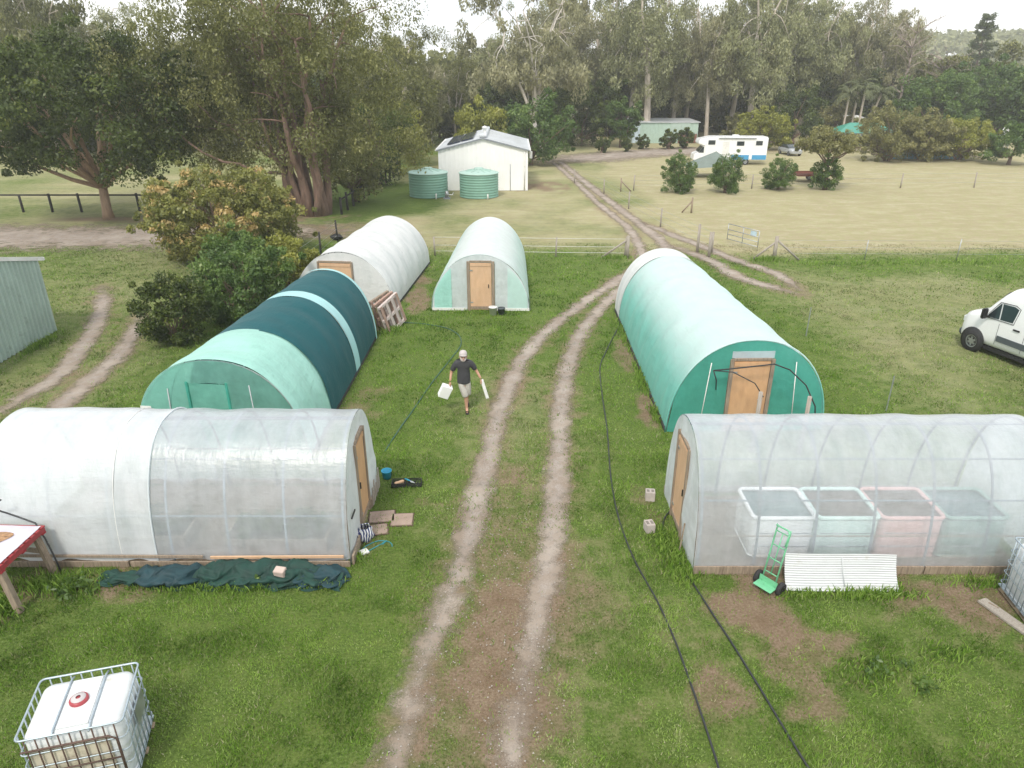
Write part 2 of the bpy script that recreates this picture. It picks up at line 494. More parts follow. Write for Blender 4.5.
straw = mixc(N, L, ramp(N, L, n_l, [(.5, 0.0), (.68, .5)]), straw, (.52, .485, .36))
straw = mixc(N, L, ramp(N, L, n_m, [(.42, 0.0), (.66, .6)]), straw, (.31, .325, .14))
dry_k = math_n(N, L, 'ADD', a_y, math_n(N, L, 'MULTIPLY', math_n(N, L, 'SUBTRACT', n_m, .5), .7))
c = mixc(N, L, ramp(N, L, dry_k, [(.25, 0.0), (.85, 1.0)]), green, straw)
soil = ramp(N, L, n_f, [(.25, (.12, .082, .052)), (.5, (.25, .185, .125)), (.8, (.38, .31, .23))])
soil = mixc(N, L, ramp(N, L, n_m, [(.35, .5), (.6, 0.0)]), soil, (.15, .095, .055))
dk = math_n(N, L, 'ADD', a_d, math_n(N, L, 'MULTIPLY', math_n(N, L, 'SUBTRACT', n_f, .5), .6))
dk = math_n(N, L, 'ADD', dk, math_n(N, L, 'MULTIPLY', math_n(N, L, 'SUBTRACT', n_m, .5), 1.1))
c = mixc(N, L, ramp(N, L, dk, [(.28, 0.0), (.82, 1.0)]), c, soil)
L.new(c, P.inputs['Base Color'])
P.inputs['Roughness'].default_value = .95
P.inputs['Specular IOR Level'].default_value = .1
L.new(bump(N, L, noise_node(N, L, pos, 40, 5, .7), .9, .05), P.inputs['Normal'])
ground = npmesh('ground', V, F, mg, {'dirt': dirt_f.ravel(), 'dry': dry_f.ravel()}, smooth=True)
tag(ground, 'grassy paddock ground, green lawn between tunnels and straw-coloured beyond', 'ground', kind='structure')

mt, N, L, P = nodes_of('gravel_dirt')
pos = N.new('ShaderNodeNewGeometry').outputs['Position']
n_f = noise_node(N, L, pos, 34, 6, .7); n_m = noise_node(N, L, pos, 3.1, 6, .65); n_b = noise_node(N, L, pos, .7, 3)
c = ramp(N, L, n_f, [(.28, (.20, .165, .14)), (.5, (.355, .31, .275)), (.72, (.50, .455, .415))])
c = mixc(N, L, ramp(N, L, n_m, [(.42, .55), (.6, 0.0)]), c, (.24, .18, .13))
c = mixc(N, L, ramp(N, L, attr(N, 'edge'), [(.10, 0.0), (.7, .8)]), c, (.255, .205, .15))
c = mixc(N, L, ramp(N, L, n_b, [(.45, 0.0), (.65, .45)]), c, (.50, .44, .38))
L.new(c, P.inputs['Base Color']); P.inputs['Roughness'].default_value = .95; P.inputs['Specular IOR Level'].default_value = .15
L.new(bump(N, L, n_f, .7, .03), P.inputs['Normal'])
edge = attr(N, 'edge')
n_p = noise_node(N, L, pos, 1.2, 5, .6)
th = math_n(N, L, 'ADD', edge, math_n(N, L, 'MULTIPLY', math_n(N, L, 'SUBTRACT', n_m, .5), 2.0))
th = math_n(N, L, 'ADD', th, math_n(N, L, 'MULTIPLY', math_n(N, L, 'SUBTRACT', n_p, .5), 2.0))
th = math_n(N, L, 'ADD', th, math_n(N, L, 'MULTIPLY', math_n(N, L, 'SUBTRACT', n_f, .5), 1.5))
al = ramp(N, L, th, [(.22, .92), (.98, 0.0)])
L.new(al, P.inputs['Alpha'])

def strip(name, ln, hw, label, cat, z, fade=0.0, nw=8, jit=.18):
    rng = np.random.default_rng(len(ln))
    V, E = [], []
    n = len(ln)
    for i, p in enumerate(ln):
        d = (ln[min(i + 1, n - 1)] - ln[max(i - 1, 0)]).normalized(); a = Vector((d.y, -d.x))
        w = hw * 1.85 * (1 + jit * (float(vnoise(p.x * 1.7, p.y * 1.7, 1.0, 5)) - .5) * 2)
        near = 0.34 * float(1 - sstep(7.6, 12.5, p.y)) * fade
        for k in range(nw + 1):
            t = k / nw * 2 - 1
            V.append((p.x + a.x * w * t, p.y + a.y * w * t, z)); 
            tip = .9 * max(0, 1 - min(i if ln[0].y > 6.5 else 99, n - 1 - i) / 6.0)
            E.append(min(1.0, abs(t) ** 1.4 * .95 + near + tip))
    F = [(i * (nw + 1) + k, i * (nw + 1) + k + 1, (i + 1) * (nw + 1) + k + 1, (i + 1) * (nw + 1) + k) for i in range(n - 1) for k in range(nw)]
    o = npmesh(name, np.array(V), np.array(F), mt, {'edge': np.array(E)}, smooth=True)
    tag(o, label, cat, kind='structure')
labels = {
 'rut_a': 'pale gravel wheel track curving between the tunnels towards the white shed',
 'rut_b': 'pale gravel wheel track running past the big mint tunnel',
 'rut_c': 'far gravel wheel track rising towards the wood beside the white shed',
 'rut_d': 'gravel wheel track branching right through the paddock gateway',
 'rut_e': 'worn second wheel track of the branch by the paddock gateway',
 'rut_f': 'curved dirt wheel track beside the corrugated green shed',
 'rut_g': 'curved dirt wheel track next to the dark green shrub',
 'road_left': 'wide dirt road passing in front of the black rail fence',
 'road_far': 'gravel lane along the edge of the wood'}
for i, (n, (ln, hw)) in enumerate(TRACKS.items()):
    big = n.startswith('road')
    strip('dirt_road' if big else 'wheel_track', ln, hw, labels[n], 'road' if big else 'track', .004 + .0035 * i, 0.0 if big else 1.0, 10 if big else 8)

# ------------------------------------------------------------------ grass blades
def in_foot(x, y):
    m = np.zeros(len(x), bool)
    for a, b, c, d in FOOT: m |= (x > a) & (x < b) & (y > c) & (y < d)
    return m
def grass_patch(rng, y0, y1, dens, h, w, margin=1.5):
    """short blades on the part of the lawn the lens can see (a little more on each side)"""
    k = 512 / FPX
    xw = lambda y: k * (y * _c + CAM_H * _s) + margin
    area = (xw(y0) + xw(y1)) * (y1 - y0)
    n = int(area * dens)
    y = rng.uniform(y0, y1, int(n * 1.4)); x = rng.uniform(-1, 1, len(y)) * xw(y1)
    m = (np.abs(x) < xw(y)); x, y = x[m], y[m]
    m = ~in_foot(x, y); x, y = x[m], y[m]
    di, dr, td = fields(x, y)
    patch = fbm(x, y, .55, 77)
    keep = rng.uniform(0, 1, len(x)) < (1 - .93 * sstep(.25, .95, di + (patch - .5) * .8)) * sstep(-.1, .15, td + (patch - .5) * .5) * (.35 + .65 * sstep(.35, .6, patch))
    x, y, di, dr, patch = x[keep], y[keep], di[keep], dr[keep], patch[keep]
    n = len(x)
    hh = h * rng.uniform(.5, 1.35, n) * (1 - .45 * dr) * (.5 + 1.3 * patch ** 2 + .55 * sstep(.6, .75, fbm(x, y, .32, 66)))
    ww = w * rng.uniform(.6, 1.3, n)
    a = rng.uniform(0, 2 * np.pi, n); b = rng.uniform(0, 2 * np.pi, n); ln = rng.uniform(.2, 1.1, n) * hh
    ca, sa = np.cos(a), np.sin(a)
    V = np.zeros((n, 3, 3))
    V[:, 0] = np.stack([x - ca * ww / 2, y - sa * ww / 2, np.zeros(n)], 1)
    V[:, 1] = np.stack([x + ca * ww / 2, y + sa * ww / 2, np.zeros(n)], 1)
    V[:, 2] = np.stack([x + np.cos(b) * ln, y + np.sin(b) * ln, hh], 1)
    tint = np.clip(.75 * (fbm(x, y, .8, 5) - .5) * 1.35 + .46 + .45 * (rng.uniform(0, 1, n) - .5) + .25 * (fbm(x, y, 5.0, 15) - .5), 0, 1)
    dry = np.clip(dr + rng.normal(0, .18, n) + .45 * (rng.uniform(0, 1, n) < .07) + .9 * np.clip(fbm(x, y, 1.6, 55) - .6, 0, 1), 0, 1)
    return V.reshape(-1, 3), np.repeat(tint, 3), np.repeat(dry, 3)
rng = np.random.default_rng(4)
parts = [grass_patch(rng, 5.4, 11, 2000, .052, .015), grass_patch(rng, 11, 17, 850, .057, .021), grass_patch(rng, 17, 26, 300, .062, .030), grass_patch(rng, 26, 38, 120, .075, .045)]
V = np.concatenate([p[0] for p in parts]); T = np.concatenate([p[1] for p in parts]); D = np.concatenate([p[2] for p in parts])
mgr, N, L, P = nodes_of('grass_blades')
N.remove(P)
cg = ramp(N, L, attr(N, 'tint'), [(.15, (.060, .122, .016)), (.5, (.155, .285, .038)), (.85, (.30, .43, .095))])
cs = ramp(N, L, attr(N, 'tint'), [(.15, (.27, .245, .14)), (.85, (.52, .48, .33))])
c = mixc(N, L, ramp(N, L, attr(N, 'dry'), [(.3, 0.0), (.9, 1.0)]), cg, cs)
df = N.new('ShaderNodeBsdfDiffuse'); tr = N.new('ShaderNodeBsdfTranslucent'); s1 = N.new('ShaderNodeMixShader')
s1.inputs[0].default_value = .35
L.new(c, df.inputs['Color']); L.new(c, tr.inputs['Color']); L.new(df.outputs[0], s1.inputs[1]); L.new(tr.outputs[0], s1.inputs[2])
L.new(s1.outputs[0], N['Material Output'].inputs['Surface'])
gr = npmesh('grass', V, np.arange(len(V)).reshape(-1, 3), mgr, {'tint': T, 'dry': D})
tag(gr, 'short mown grass of the lawn around the tunnels', 'grass', kind='stuff')

def tufts(name, spots, label, seed=1):
    """longer grass and weeds: spots = x, y, rx, ry, blades, height"""
    rng = np.random.default_rng(seed); VV, TT, DD = [], [], []
    for x0, y0, rx, ry, n, h in spots:
        x = x0 + rng.normal(0, .45, n) * rx; y = y0 + rng.normal(0, .45, n) * ry
        hh = h * rng.uniform(.35, 1.2, n); w = rng.uniform(.010, .026, n)
        a = rng.uniform(0, 6.283, n); b = rng.uniform(0, 6.283, n); ln = hh * rng.uniform(.15, .8, n)
        ca, sa, cb, sb = np.cos(a), np.sin(a), np.cos(b), np.sin(b)
        V = np.zeros((n, 5, 3))
        V[:, 0] = np.stack([x - ca * w / 2, y - sa * w / 2, 0 * x], 1); V[:, 1] = np.stack([x + ca * w / 2, y + sa * w / 2, 0 * x], 1)
        mx, my, mz = x + cb * ln * .35, y + sb * ln * .35, hh * .6
        V[:, 2] = np.stack([mx + ca * w / 2, my + sa * w / 2, mz], 1); V[:, 4] = np.stack([mx - ca * w / 2, my - sa * w / 2, mz], 1)
        V[:, 3] = np.stack([x + cb * ln, y + sb * ln, hh], 1)
        VV.append(V.reshape(-1, 3)); TT.append(np.repeat(rng.uniform(.2, 1, n), 5)); DD.append(np.repeat(np.clip(rng.normal(.12, .15, n), 0, 1), 5))
    V = np.concatenate(VV)
    o = npmesh(name, V, np.arange(len(V)).reshape(-1, 5), mgr, {'tint': np.concatenate(TT), 'dry': np.concatenate(DD)})
    return tag(o, label, 'weeds', kind='stuff')

# small stones in the near wheel tracks and clover leaves in the lawn
def pebbles():
    rng = np.random.default_rng(21); n = 1500
    k = rng.integers(0, 2, n); src = [np.array([(p.x, p.y) for p in TRACKS[t][0] if p.y < 24]) for t in ('rut_a', 'rut_b')]
    pts = np.array([src[a][rng.integers(0, len(src[a]))] for a in k]) + rng.normal(0, .16, (n, 2))
    extra = np.stack([rng.normal(-.1, .6, 500), rng.uniform(6, 13, 500)], 1); pts = np.concatenate([pts, extra]); n = len(pts)
    r = rng.uniform(.006, .022, n) ** 1.0
    base = np.array([(1, 0, .1), (-.4, .85, .05), (-.5, -.8, .1), (0, 0, .75)])
    a = rng.uniform(0, 6.28, n); c, s = np.cos(a), np.sin(a)
    V = np.zeros((n, 4, 3)); V[:, :, 0] = pts[:, 0, None] + r[:, None] * (base[:, 0] * c[:, None] - base[:, 1] * s[:, None]); V[:, :, 1] = pts[:, 1, None] + r[:, None] * (base[:, 0] * s[:, None] + base[:, 1] * c[:, None]); V[:, :, 2] = .02 + r[:, None] * base[:, 2]
    F = np.array([(0, 1, 3), (1, 2, 3), (2, 0, 3), (0, 2, 1)]); F = (np.arange(n)[:, None, None] * 4 + F).reshape(-1, 3)
    o = npmesh('gravel', V.reshape(-1, 3), F, mat('pale_stones', (.38, .345, .31), .85, .3, 9))
    tag(o, 'loose pale stones scattered along the near wheel tracks', 'gravel', kind='stuff')
pebbles()
# ------------------------------------------------------------------ poly tunnels
W_white = mat('white_paint', (.72, .72, .70), .5, .12, 2.0, dirt=(.35, .31, .26), dirt_amt=.15)
GALV = mat('galvanised_steel', (.42, .44, .45), .42, .2, 6.0, metal=.7)
PIPE = mat('grey_pipe', (.40, .43, .44), .55, .2, 5.0)
TIMBER = wood('weathered_timber', (.33, .26, .19), (.14, .10, .07))
TIMBER_GREY = wood('silvered_timber', (.40, .36, .31), (.18, .15, .12))
PLY = wood('door_plywood', (.60, .36, .19), (.47, .27, .14), (3, 3, .8), .7)
PLY2 = wood('pale_door_plywood', (.64, .42, .26), (.53, .33, .19), (3, 3, .8), .7)
BLACK_PL = mat('black_plastic', (.018, .018, .019), .45, .3, 8)
DARKWOOD = wood('dark_fence_timber', (.035, .032, .028), (.014, .013, .012))

F_milky = film('milky_plastic', (.88, .92, .96), (.26, .38), .17, .40, .24, (.6, 1, 1), .3, crease=.30)
F_clear = film('clear_plastic', (.86, .91, .97), (.55, .66), .17, .34, .30, (.7, 1, 1), .3, crease=.30)
F_white = film('white_plastic', (.80, .81, .81), (.0, .04), .03, .5, .35, (1, 1, 1), .3, crease=.5)
F_palemint = film('pale_mint_plastic', (.66, .86, .81), (.06, .16), .05, .5, .3, (1, 1, 1), .4, sky_sheen=((.84, .90, .90), 1.2, 2.0))  # upper part whitened in the colour, a painted sheen
F_mint = film('mint_cloth', (.24, .64, .56), (.03, .10), .04, .5, .4, (1, .5, 1), .35, sky_sheen=((.70, .86, .85), 1.0, 2.3), crease=.5)  # ridge whitened in the colour to stand for sky sheen
F_mintpale = film('pale_mint_cloth', (.46, .80, .71), (.0, .05), .04, .5, .7, (1, .6, 1), .35, crease=.4)
F_teal = film('teal_net', (.13, .56, .46), (.22, .36), .03, .5, .3, (1, 1, 1), .45, crease=.6)
F_aqua = film('aqua_net', (.34, .74, .63), (.38, .55), .05, .5, .4, (1, 1, 1), .45, crease=.5)
F_dark = film('dark_teal_cloth', (.014, .100, .115), (.0, .02), .022, .6, .4, (1, 1, 1), .15, crease=.4)
F_band = film('pale_blue_band', (.48, .80, .82), (.0, .03), .03, .5, .3, (1, 1, 1), .3)
F_endw = film('white_end_plastic', (.82, .86, .88), (.05, .25), .05, .45, .5, (1, 1, 1), .4, crease=.3)

class Tunnel:
    def __init__(s, name, label, p0, p1, s0, s1, k, group='garden tunnels on the lawn'):
        p0, p1 = Vector(p0), Vector(p1); d = p1 - p0
        s.len = d.length; s.s0, s.s1, s.k = s0, s1, k
        s.t = thing(name, label, 'tunnel', (p0.x, p0.y, 0), math.atan2(-d.x, d.y), group)
        s.rng = random.Random(label)
    def sec(s, u, t, grow=0.0):
        hw = s.s0[0] + (s.s1[0] - s.s0[0]) * u + grow; h = s.s0[1] + (s.s1[1] - s.s0[1]) * u + grow
        a = math.pi * t; c, q = math.cos(a), max(math.sin(a), 0)
        return (-hw * math.copysign(abs(c) ** s.k, c), s.len * u, h * q ** s.k)
    def hoops(s, us, r=.016, m=None, grow=-.045):
        for u in us:
            MB().tube([s.sec(u, i / 28, grow) for i in range(29)], r, 6).build('hoop', m or PIPE, s.t)
    def rail(s, t, name='side_rail', r=.014, m=None, grow=-.075):
        MB().tube([s.sec(u, t, grow) for u in np.linspace(.005, .995, 9)], r, 6).build(name, m or PIPE, s.t)
    def sheet(s, u0, u1, m, us=(), name='cover_sheet', sag=.010, wave=.02, grow=0.0, lift=0.0, nu=None, t0=0.0, t1=1.0, rag=0.0):
        nu = nu or max(6, int((u1 - u0) * s.len / .09)); nt = 60
        P = []
        us = sorted(us); sd = s.rng.uniform(0, 50)
        for i in range(nu + 1):
            u = u0 + (u1 - u0) * i / nu
            g = 0.0
            for a, b in zip(us[:-1], us[1:]):
                if a <= u <= b: g = math.sin(math.pi * (u - a) / (b - a)) ** 1
            row = []
            for j in range(nt + 1):
                t = t0 + (t1 - t0) * j / nt
                y = u * s.len
                w = wave * (math.sin(y * 5.3 + t * 9 + sd) * .4 + 2.2 * (float(vnoise(y * 2.1 + sd, t * 8, 1.0, 3)) - .5))
                edge = min(1, min(t, 1 - t) * 12)
                lo = max(0.0, 1 - min(t, 1 - t) / .22)      # tension folds towards the base
                w += wave * .55 * lo * math.sin(y * 10 + math.sin(y * 2.3 + sd) * 2 + min(t, 1 - t) * 26) * (.3 + g)
                p = Vector(s.sec(u, t, grow - sag * g * edge + w * edge))
                if j == 0 or j == nt: p.z += lift + rag * (float(vnoise(y * 3 + sd, t, 1.0, 9)) - .2)
                row.append(p)
            P.append(row)
        return MB().grid(P).build(name, m, s.t)
    def end(s, u, m, door=None, y_off=0.0, name='end_wall', shrink=.02, nz=8, wave=.02, z0=0.0):
        """arched end wall with an opening; door = x0, x1, height"""
        hw = s.s0[0] + (s.s1[0] - s.s0[0]) * u - shrink; h = s.s0[1] + (s.s1[1] - s.s0[1]) * u - shrink
        xs = set(np.linspace(-hw, hw, 37))
        if door: xs |= {door[0], door[1]}
        xs = sorted(xs); mb = MB(); sd = s.rng.uniform(0, 90)
        def top(x): return h * max(0.0, 1 - min(1, abs(x) / hw) ** (2 / s.k)) ** (s.k / 2)
        for a, b in zip(xs[:-1], xs[1:]):
            mid = (a + b) / 2
            lo = door[2] if door and door[0] < mid < door[1] else z0
            P = []
            for x in (a, b):
                tz = max(top(x), lo + .001); row = []
                for j in range(nz + 1):
                    z = lo + (tz - lo) * j / nz
                    f = min(1.0, (tz - z) * 4, (z - z0) * 5 + .2)
                    row.append((x, u * s.len + y_off + f * wave * 2 * (float(vnoise(x * 3 + sd, z * 1.4, 1.0, 4)) - .5), z))
                P.append(row)
            mb.grid(P)
        o = mb.build(name, m, s.t)
        me = o.data; bm = bmesh.new(); bm.from_mesh(me); bmesh.ops.remove_doubles(bm, verts=bm.verts, dist=.0005); bm.to_mesh(me); bm.free()
        return o
    def door(s, x0, x1, h, m, y=-.02, frame=TIMBER, fw=.07, z0=.05, header=True, knob=None, thick=.035):
        d = MB().box(((x0 + x1) / 2, y, (z0 + h) / 2), (x1 - x0 - .02, thick, h - z0)).build('door', m, s.t, bevel=.004)
        for x in (x0 - fw / 2, x1 + fw / 2):
            MB().box((x, y - .005, h / 2 + .02), (fw, .08, h + .06)).build('door_post', frame, s.t)
        if header: MB().box(((x0 + x1) / 2, y - .005, h + .05), (x1 - x0 - .002, .068, .06)).build('door_header', frame, s.t)
        if thick > .02:
            for z in (.35, h - .3): MB().box((x0 + .05, y - thick / 2 - .006, z), (.13, .012, .045)).build('hinge', GALV, d)
            for z in (z0 + .09, h - .08): MB().box(((x0 + x1) / 2, y - thick / 2 - .009, z), (x1 - x0 - .04, .018, .10)).build('batten', TIMBER if z < 1 else m, d)
        if knob is not None:
            MB().box((knob, y - thick / 2 - .012, 1.0), (.03, .024, .14)).build('handle', BLACK_PL, d)
        return d
    def boards(s, side, us, m=TIMBER, h=.14, off=.03, th=.035):
        """base boards along one side (-1 / 1)"""
        t = 0.0 if side < 0 else 1.0
        for a, b in us:
            p, q = Vector(s.sec(a, t)), Vector(s.sec(b, t))
            for e in (p, q): e.x += side * off; e.z = h / 2 + .005
            MB().beam(p, q, th, h).build('base_board', m, s.t)

# --- clear plastic tunnel on the left: axis along x, door at its right end
A = Tunnel('poly_tunnel', 'clear plastic tunnel with half milky cover, bundled dark green netting along its base', (-3.06, 12.27), (-9.75, 12.27), (1.44, 2.47), (1.44, 2.47), .86)
hA = list(np.linspace(0.012, .988, 7))
A.hoops(hA, .022, mat('blue_grey_pipe', (.24, .29, .33), .5)); A.hoops([.64], .008, m=W_white, grow=.010)
DPIPE = mat('dark_blue_pipe', (.13, .17, .20), .5)
A.rail(.5, 'ridge_pole', .018, DPIPE); A.rail(.30, 'side_rail', .018, DPIPE); A.rail(.70, 'side_rail', .018, DPIPE); A.rail(.12, 'side_rail', .018, DPIPE); A.rail(.88, 'side_rail', .018, DPIPE)
A.sheet(0, .545, F_clear, hA, wave=.014, rag=.10, lift=.10)
A.sheet(.54, 1, F_milky, hA, wave=.015, rag=.16, lift=.08, grow=.012)
MB().tube([A.sec(.542, i / 40, .016) for i in range(41)], .016, 6).build('cover_seam', F_endw, A.t)
A.end(0, F_endw, (-.32, .42, 1.98), wave=.04)
A.end(1, F_endw, None, wave=.03)
A.door(-.32, .42, 1.95, PLY, y=.0, z0=.12, knob=-.2)
MB().box((-1.02, -.04, .88), (.30, .025, .03)).build('latch', BLACK_PL, A.t)
for x0, x1 in ((-1.42, -.45), (.5, 1.42)):
    MB().box(((x0 + x1) / 2, -.05, .11), (x1 - x0, .04, .20)).build('base_board', TIMBER, A.t)
for i in range(5):
    x = .60 + i * .17
    MB().beam((x, -.075, .02), (x + .04, -.065, .42 + .1 * math.sin(i * 2.1)), .07, .018, (0, 1, 0)).build('slat', TIMBER_GREY, A.t)
A.boards(-1, [(.0, .30), (.305, .62), (.625, .99)], TIMBER, .12); A.boards(1, [(0, .5), (.505, .99)])
MB().beam((-1.5, .1, .26), (-1.5, 2.6, .24), .03, .05).build('batten', PLY2, A.t)
MB().beam((-1.49, 2.75, .25), (-1.49, 6.3, .27), .03, .05).build('batten', TIMBER, A.t)

# --- clear plastic tunnel on the right: axis along x, door at its left end
Ft = Tunnel('poly_tunnel', 'clear plastic tunnel with white tubs visible inside and a plywood door', (3.38, 11.98), (9.85, 11.98), (1.36, 2.50), (1.36, 2.50), .84)
hF = list(np.linspace(.012, .988, 7))
Ft.hoops(hF, .026, mat('dark_pipe', (.16, .19, .21), .5)); Ft.rail(.5, 'ridge_pole', .016, DPIPE); Ft.rail(.68, 'side_rail', .016, DPIPE); Ft.rail(.82, 'side_rail', .016, DPIPE); Ft.rail(.92, 'side_rail', .014, TIMBER); Ft.rail(.30, 'side_rail', .016, DPIPE)
Ft.sheet(0, 1, F_clear, hF, wave=.015, rag=.03, lift=.05)
Ft.end(0, F_endw, (-.50, .28, 2.0), wave=.05)
Ft.end(1, F_endw, None)
Ft.door(-.50, .28, 1.98, PLY2, y=.0, z0=.06, knob=.18)
Ft.boards(1, [(0, .33), (.335, .66), (.665, .99)], TIMBER, .17); Ft.boards(-1, [(0, .5), (.505, .99)], TIMBER, .17)
MB().beam((.75, -.12, .0), (.66, -.05, .62), .025, .025).build('prop', TIMBER, Ft.t)

# --- green cloth tunnel with dark bands
B = Tunnel('poly_tunnel', 'mint cloth tunnel wrapped in dark teal bands with one pale stripe', (-7.0, 15.05), (-6.35, 23.45), (2.12, 2.50), (1.58, 2.42), .92)
hB = list(np.linspace(.01, .99, 8))
B.hoops(hB); B.rail(.5, 'ridge_pole')
B.sheet(0, .262, F_mintpale, hB, wave=.045, rag=.02)
B.sheet(.255, .615, F_dark, hB, grow=.02, wave=.018)
B.sheet(.61, .675, F_band, (), grow=.028, wave=.01, sag=0)
B.sheet(.67, .985, F_dark, hB, grow=.02, wave=.018)
B.sheet(.98, 1.0, F_band, (), grow=.03, wave=.005, sag=0, nu=3)
B.end(0, F_aqua, (-.62, .30, 1.9), wave=.05)
B.end(1, F_endw)
B.door(-.62, .30, 1.88, F_aqua, y=.03, frame=F_teal, fw=.05, header=False, thick=.01)
for x, z in ((-1.2, 1.75), (.95, 1.9)):
    MB().tube([(x, -.02, .02), (x * .93, -.02, z)], .014, 6).build('end_post', PIPE, B.t)
MB().box((-1.72, -.07, 1.25), (.26, .012, .10)).build('label_plate', W_white, B.t)
B.boards(1, [(.02, .5), (.505, .98)], DARKWOOD, .09, .02); B.boards(-1, [(.02, .5), (.505, .98)], DARKWOOD, .09, .02)

# --- white tunnel behind it
C = Tunnel('poly_tunnel', 'opaque white plastic tunnel with a plywood door beside the banded teal tunnel', (-6.62, 26.75), (-5.86, 34.0), (2.02, 2.22), (1.86, 2.24), .98)
hC = list(np.linspace(.01, .99, 7))
C.hoops(hC); C.sheet(0, 1, F_white, hC, wave=.03, sag=.008)
C.end(0, F_white, (-.86, .42, 1.80)); C.end(1, F_white)
C.door(-.86, .42, 1.80, PLY2, y=-.03, frame=TIMBER, fw=.06, header=True, knob=.3)
C.boards(1, [(.01, .5), (.505, .99)], DARKWOOD, .07, .015)

# --- pale translucent tunnel in the middle
Dt = Tunnel('poly_tunnel', 'pale translucent mint tunnel standing alone by the wire fence, door facing the lawn', (-1.22, 26.4), (-1.05, 33.7), (1.93, 2.22), (1.72, 2.24), 1.02)
hD = list(np.linspace(.01, .99, 7))
Dt.hoops(hD, .018); Dt.rail(.5, 'ridge_pole'); Dt.rail(.25); Dt.rail(.75)
Dt.sheet(0, 1, F_palemint, hD, wave=.018, sag=.008)
Dt.end(0, F_endw, (-.52, .56, 1.93), wave=.03); Dt.end(1, F_palemint)
for x0, x1, z in ((-1.80, -1.12, 1.0), (1.05, 1.82, 1.05)):   # mint flaps either side of the door wall
    s_ = -1 if x0 < 0 else 1
    P = []
    for i in range(9):
        x = x0 + (x1 - x0) * i / 8
        tz = 2.15 * max(.02, 1 - (abs(x) / 1.9) ** 1.96) ** .51
        P.append([(x, -.05, .03 + (tz - .06) * j / 6) for j in range(7)])
    MB().grid(P).build('end_flap', F_mintpale if s_ < 0 else F_palemint, Dt.t)
Dt.door(-.40, .44, 1.91, PLY2, y=-.04, frame=TIMBER, fw=.11, header=True, knob=.32)
MB().beam((-1.9, -.06, .07), (-.55, -.06, .07), .03, .10).build('base_board', W_white, Dt.t)
MB().beam((.6, -.06, .07), (1.9, -.06, .07), .03, .10).build('base_board', W_white, Dt.t)

# --- big mint tunnel on the right
E = Tunnel('poly_tunnel', 'large mint green tunnel with sun-bleached ridge and teal net end wall', (6.03, 16.3), (5.74, 26.5), (2.04, 2.52), (1.70, 2.42), .92)  # pale ridge is sky sheen put into the colour; label text seeds the folds
hE = list(np.linspace(.01, .99, 9))
E.hoops(hE); E.rail(.5, 'ridge_pole')
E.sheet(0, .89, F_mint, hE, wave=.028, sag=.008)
E.sheet(.885, 1, F_white, hE, grow=.01, wave=.01, sag=.0)
E.end(0, F_teal, (-.56, .50, 2.22), wave=.03); E.end(1, F_white)
E.door(-.50, .44, 1.98, PLY, y=-.02, frame=TIMBER, fw=.09, header=True, knob=.32)
MB().box((-.03, -.02, 2.15), (1.06, .012, .18)).build('transom_pane', F_clear, E.t)
for x in (-1.15, 1.15):
    MB().tube([(x * 1.05, -.06, .03), (x * .93, -.05, 1.95)], .012, 6).build('end_post', W_white, E.t)
E.boards(-1, [(.0, .33), (.335, .66), (.665, .99)], DARKWOOD, .10, .02); E.boards(1, [(.0, .5), (.505, .99)], DARKWOOD, .1, .02)
for t in (.006, ):
    MB().tube([E.sec(0, i / 30, .012) for i in range(31)], .02, 6).build('end_hoop', F_mint, E.t)
# ------------------------------------------------------------------ sheds, tanks, house
SAGE = mat('sage_steel', (.40, .50, .45), .45, .12, 1.2, dirt=(.20, .24, .2), dirt_amt=.1)
CREAM = mat('white_cladding', (.86, .86, .85), .5, .06, .8)
ROOFW = mat('pale_roof_steel', (.62, .65, .68), .35, .12, 1.0, metal=.2)
TRIM = mat('grey_trim', (.22, .24, .27), .5, .1)
SOLAR = mat('solar_glass', (.022, .035, .07), .12, .2, 4)
TANKG = mat('tank_green', (.19, .36, .29), .6, .12, 1.5, dirt=(.2, .28, .2), dirt_amt=.08)
TANKR = mat('tank_roof_green', (.36, .52, .46), .5, .1, 1.5)
DARK = mat('dark_interior', (.02, .02, .02), .8, .2)
GLASS = mat('dark_glass', (.025, .035, .04), .06, .2, 3, spec=.8)

def corrugated(p0, p1, z0f, z1f, pitch=.2, amp=.018, nrm=(0, 0, 0)):
    """upright ribbed sheet between ground points; z0f/z1f give bottom and top heights along it"""
    p0, p1 = Vector(p0), Vector(p1); d = p1 - p0; L_ = d.length; d.normalize(); n = Vector(nrm)
    mb = MB(); P = []
    k = int(L_ / pitch)
    for i in range(k):
        for fr, a in ((0, 0), (.55, 0), (.68, 1), (.87, 1)):
            s = (i + fr) * pitch
            P.append((s, a * amp))
    P.append((L_, 0))
    mb.grid([[p0 + d * s + n * a + Vector((0, 0, z0f(s))), p0 + d * s + n * a + Vector((0, 0, z1f(s)))] for s, a in P], smooth=False)
    return mb

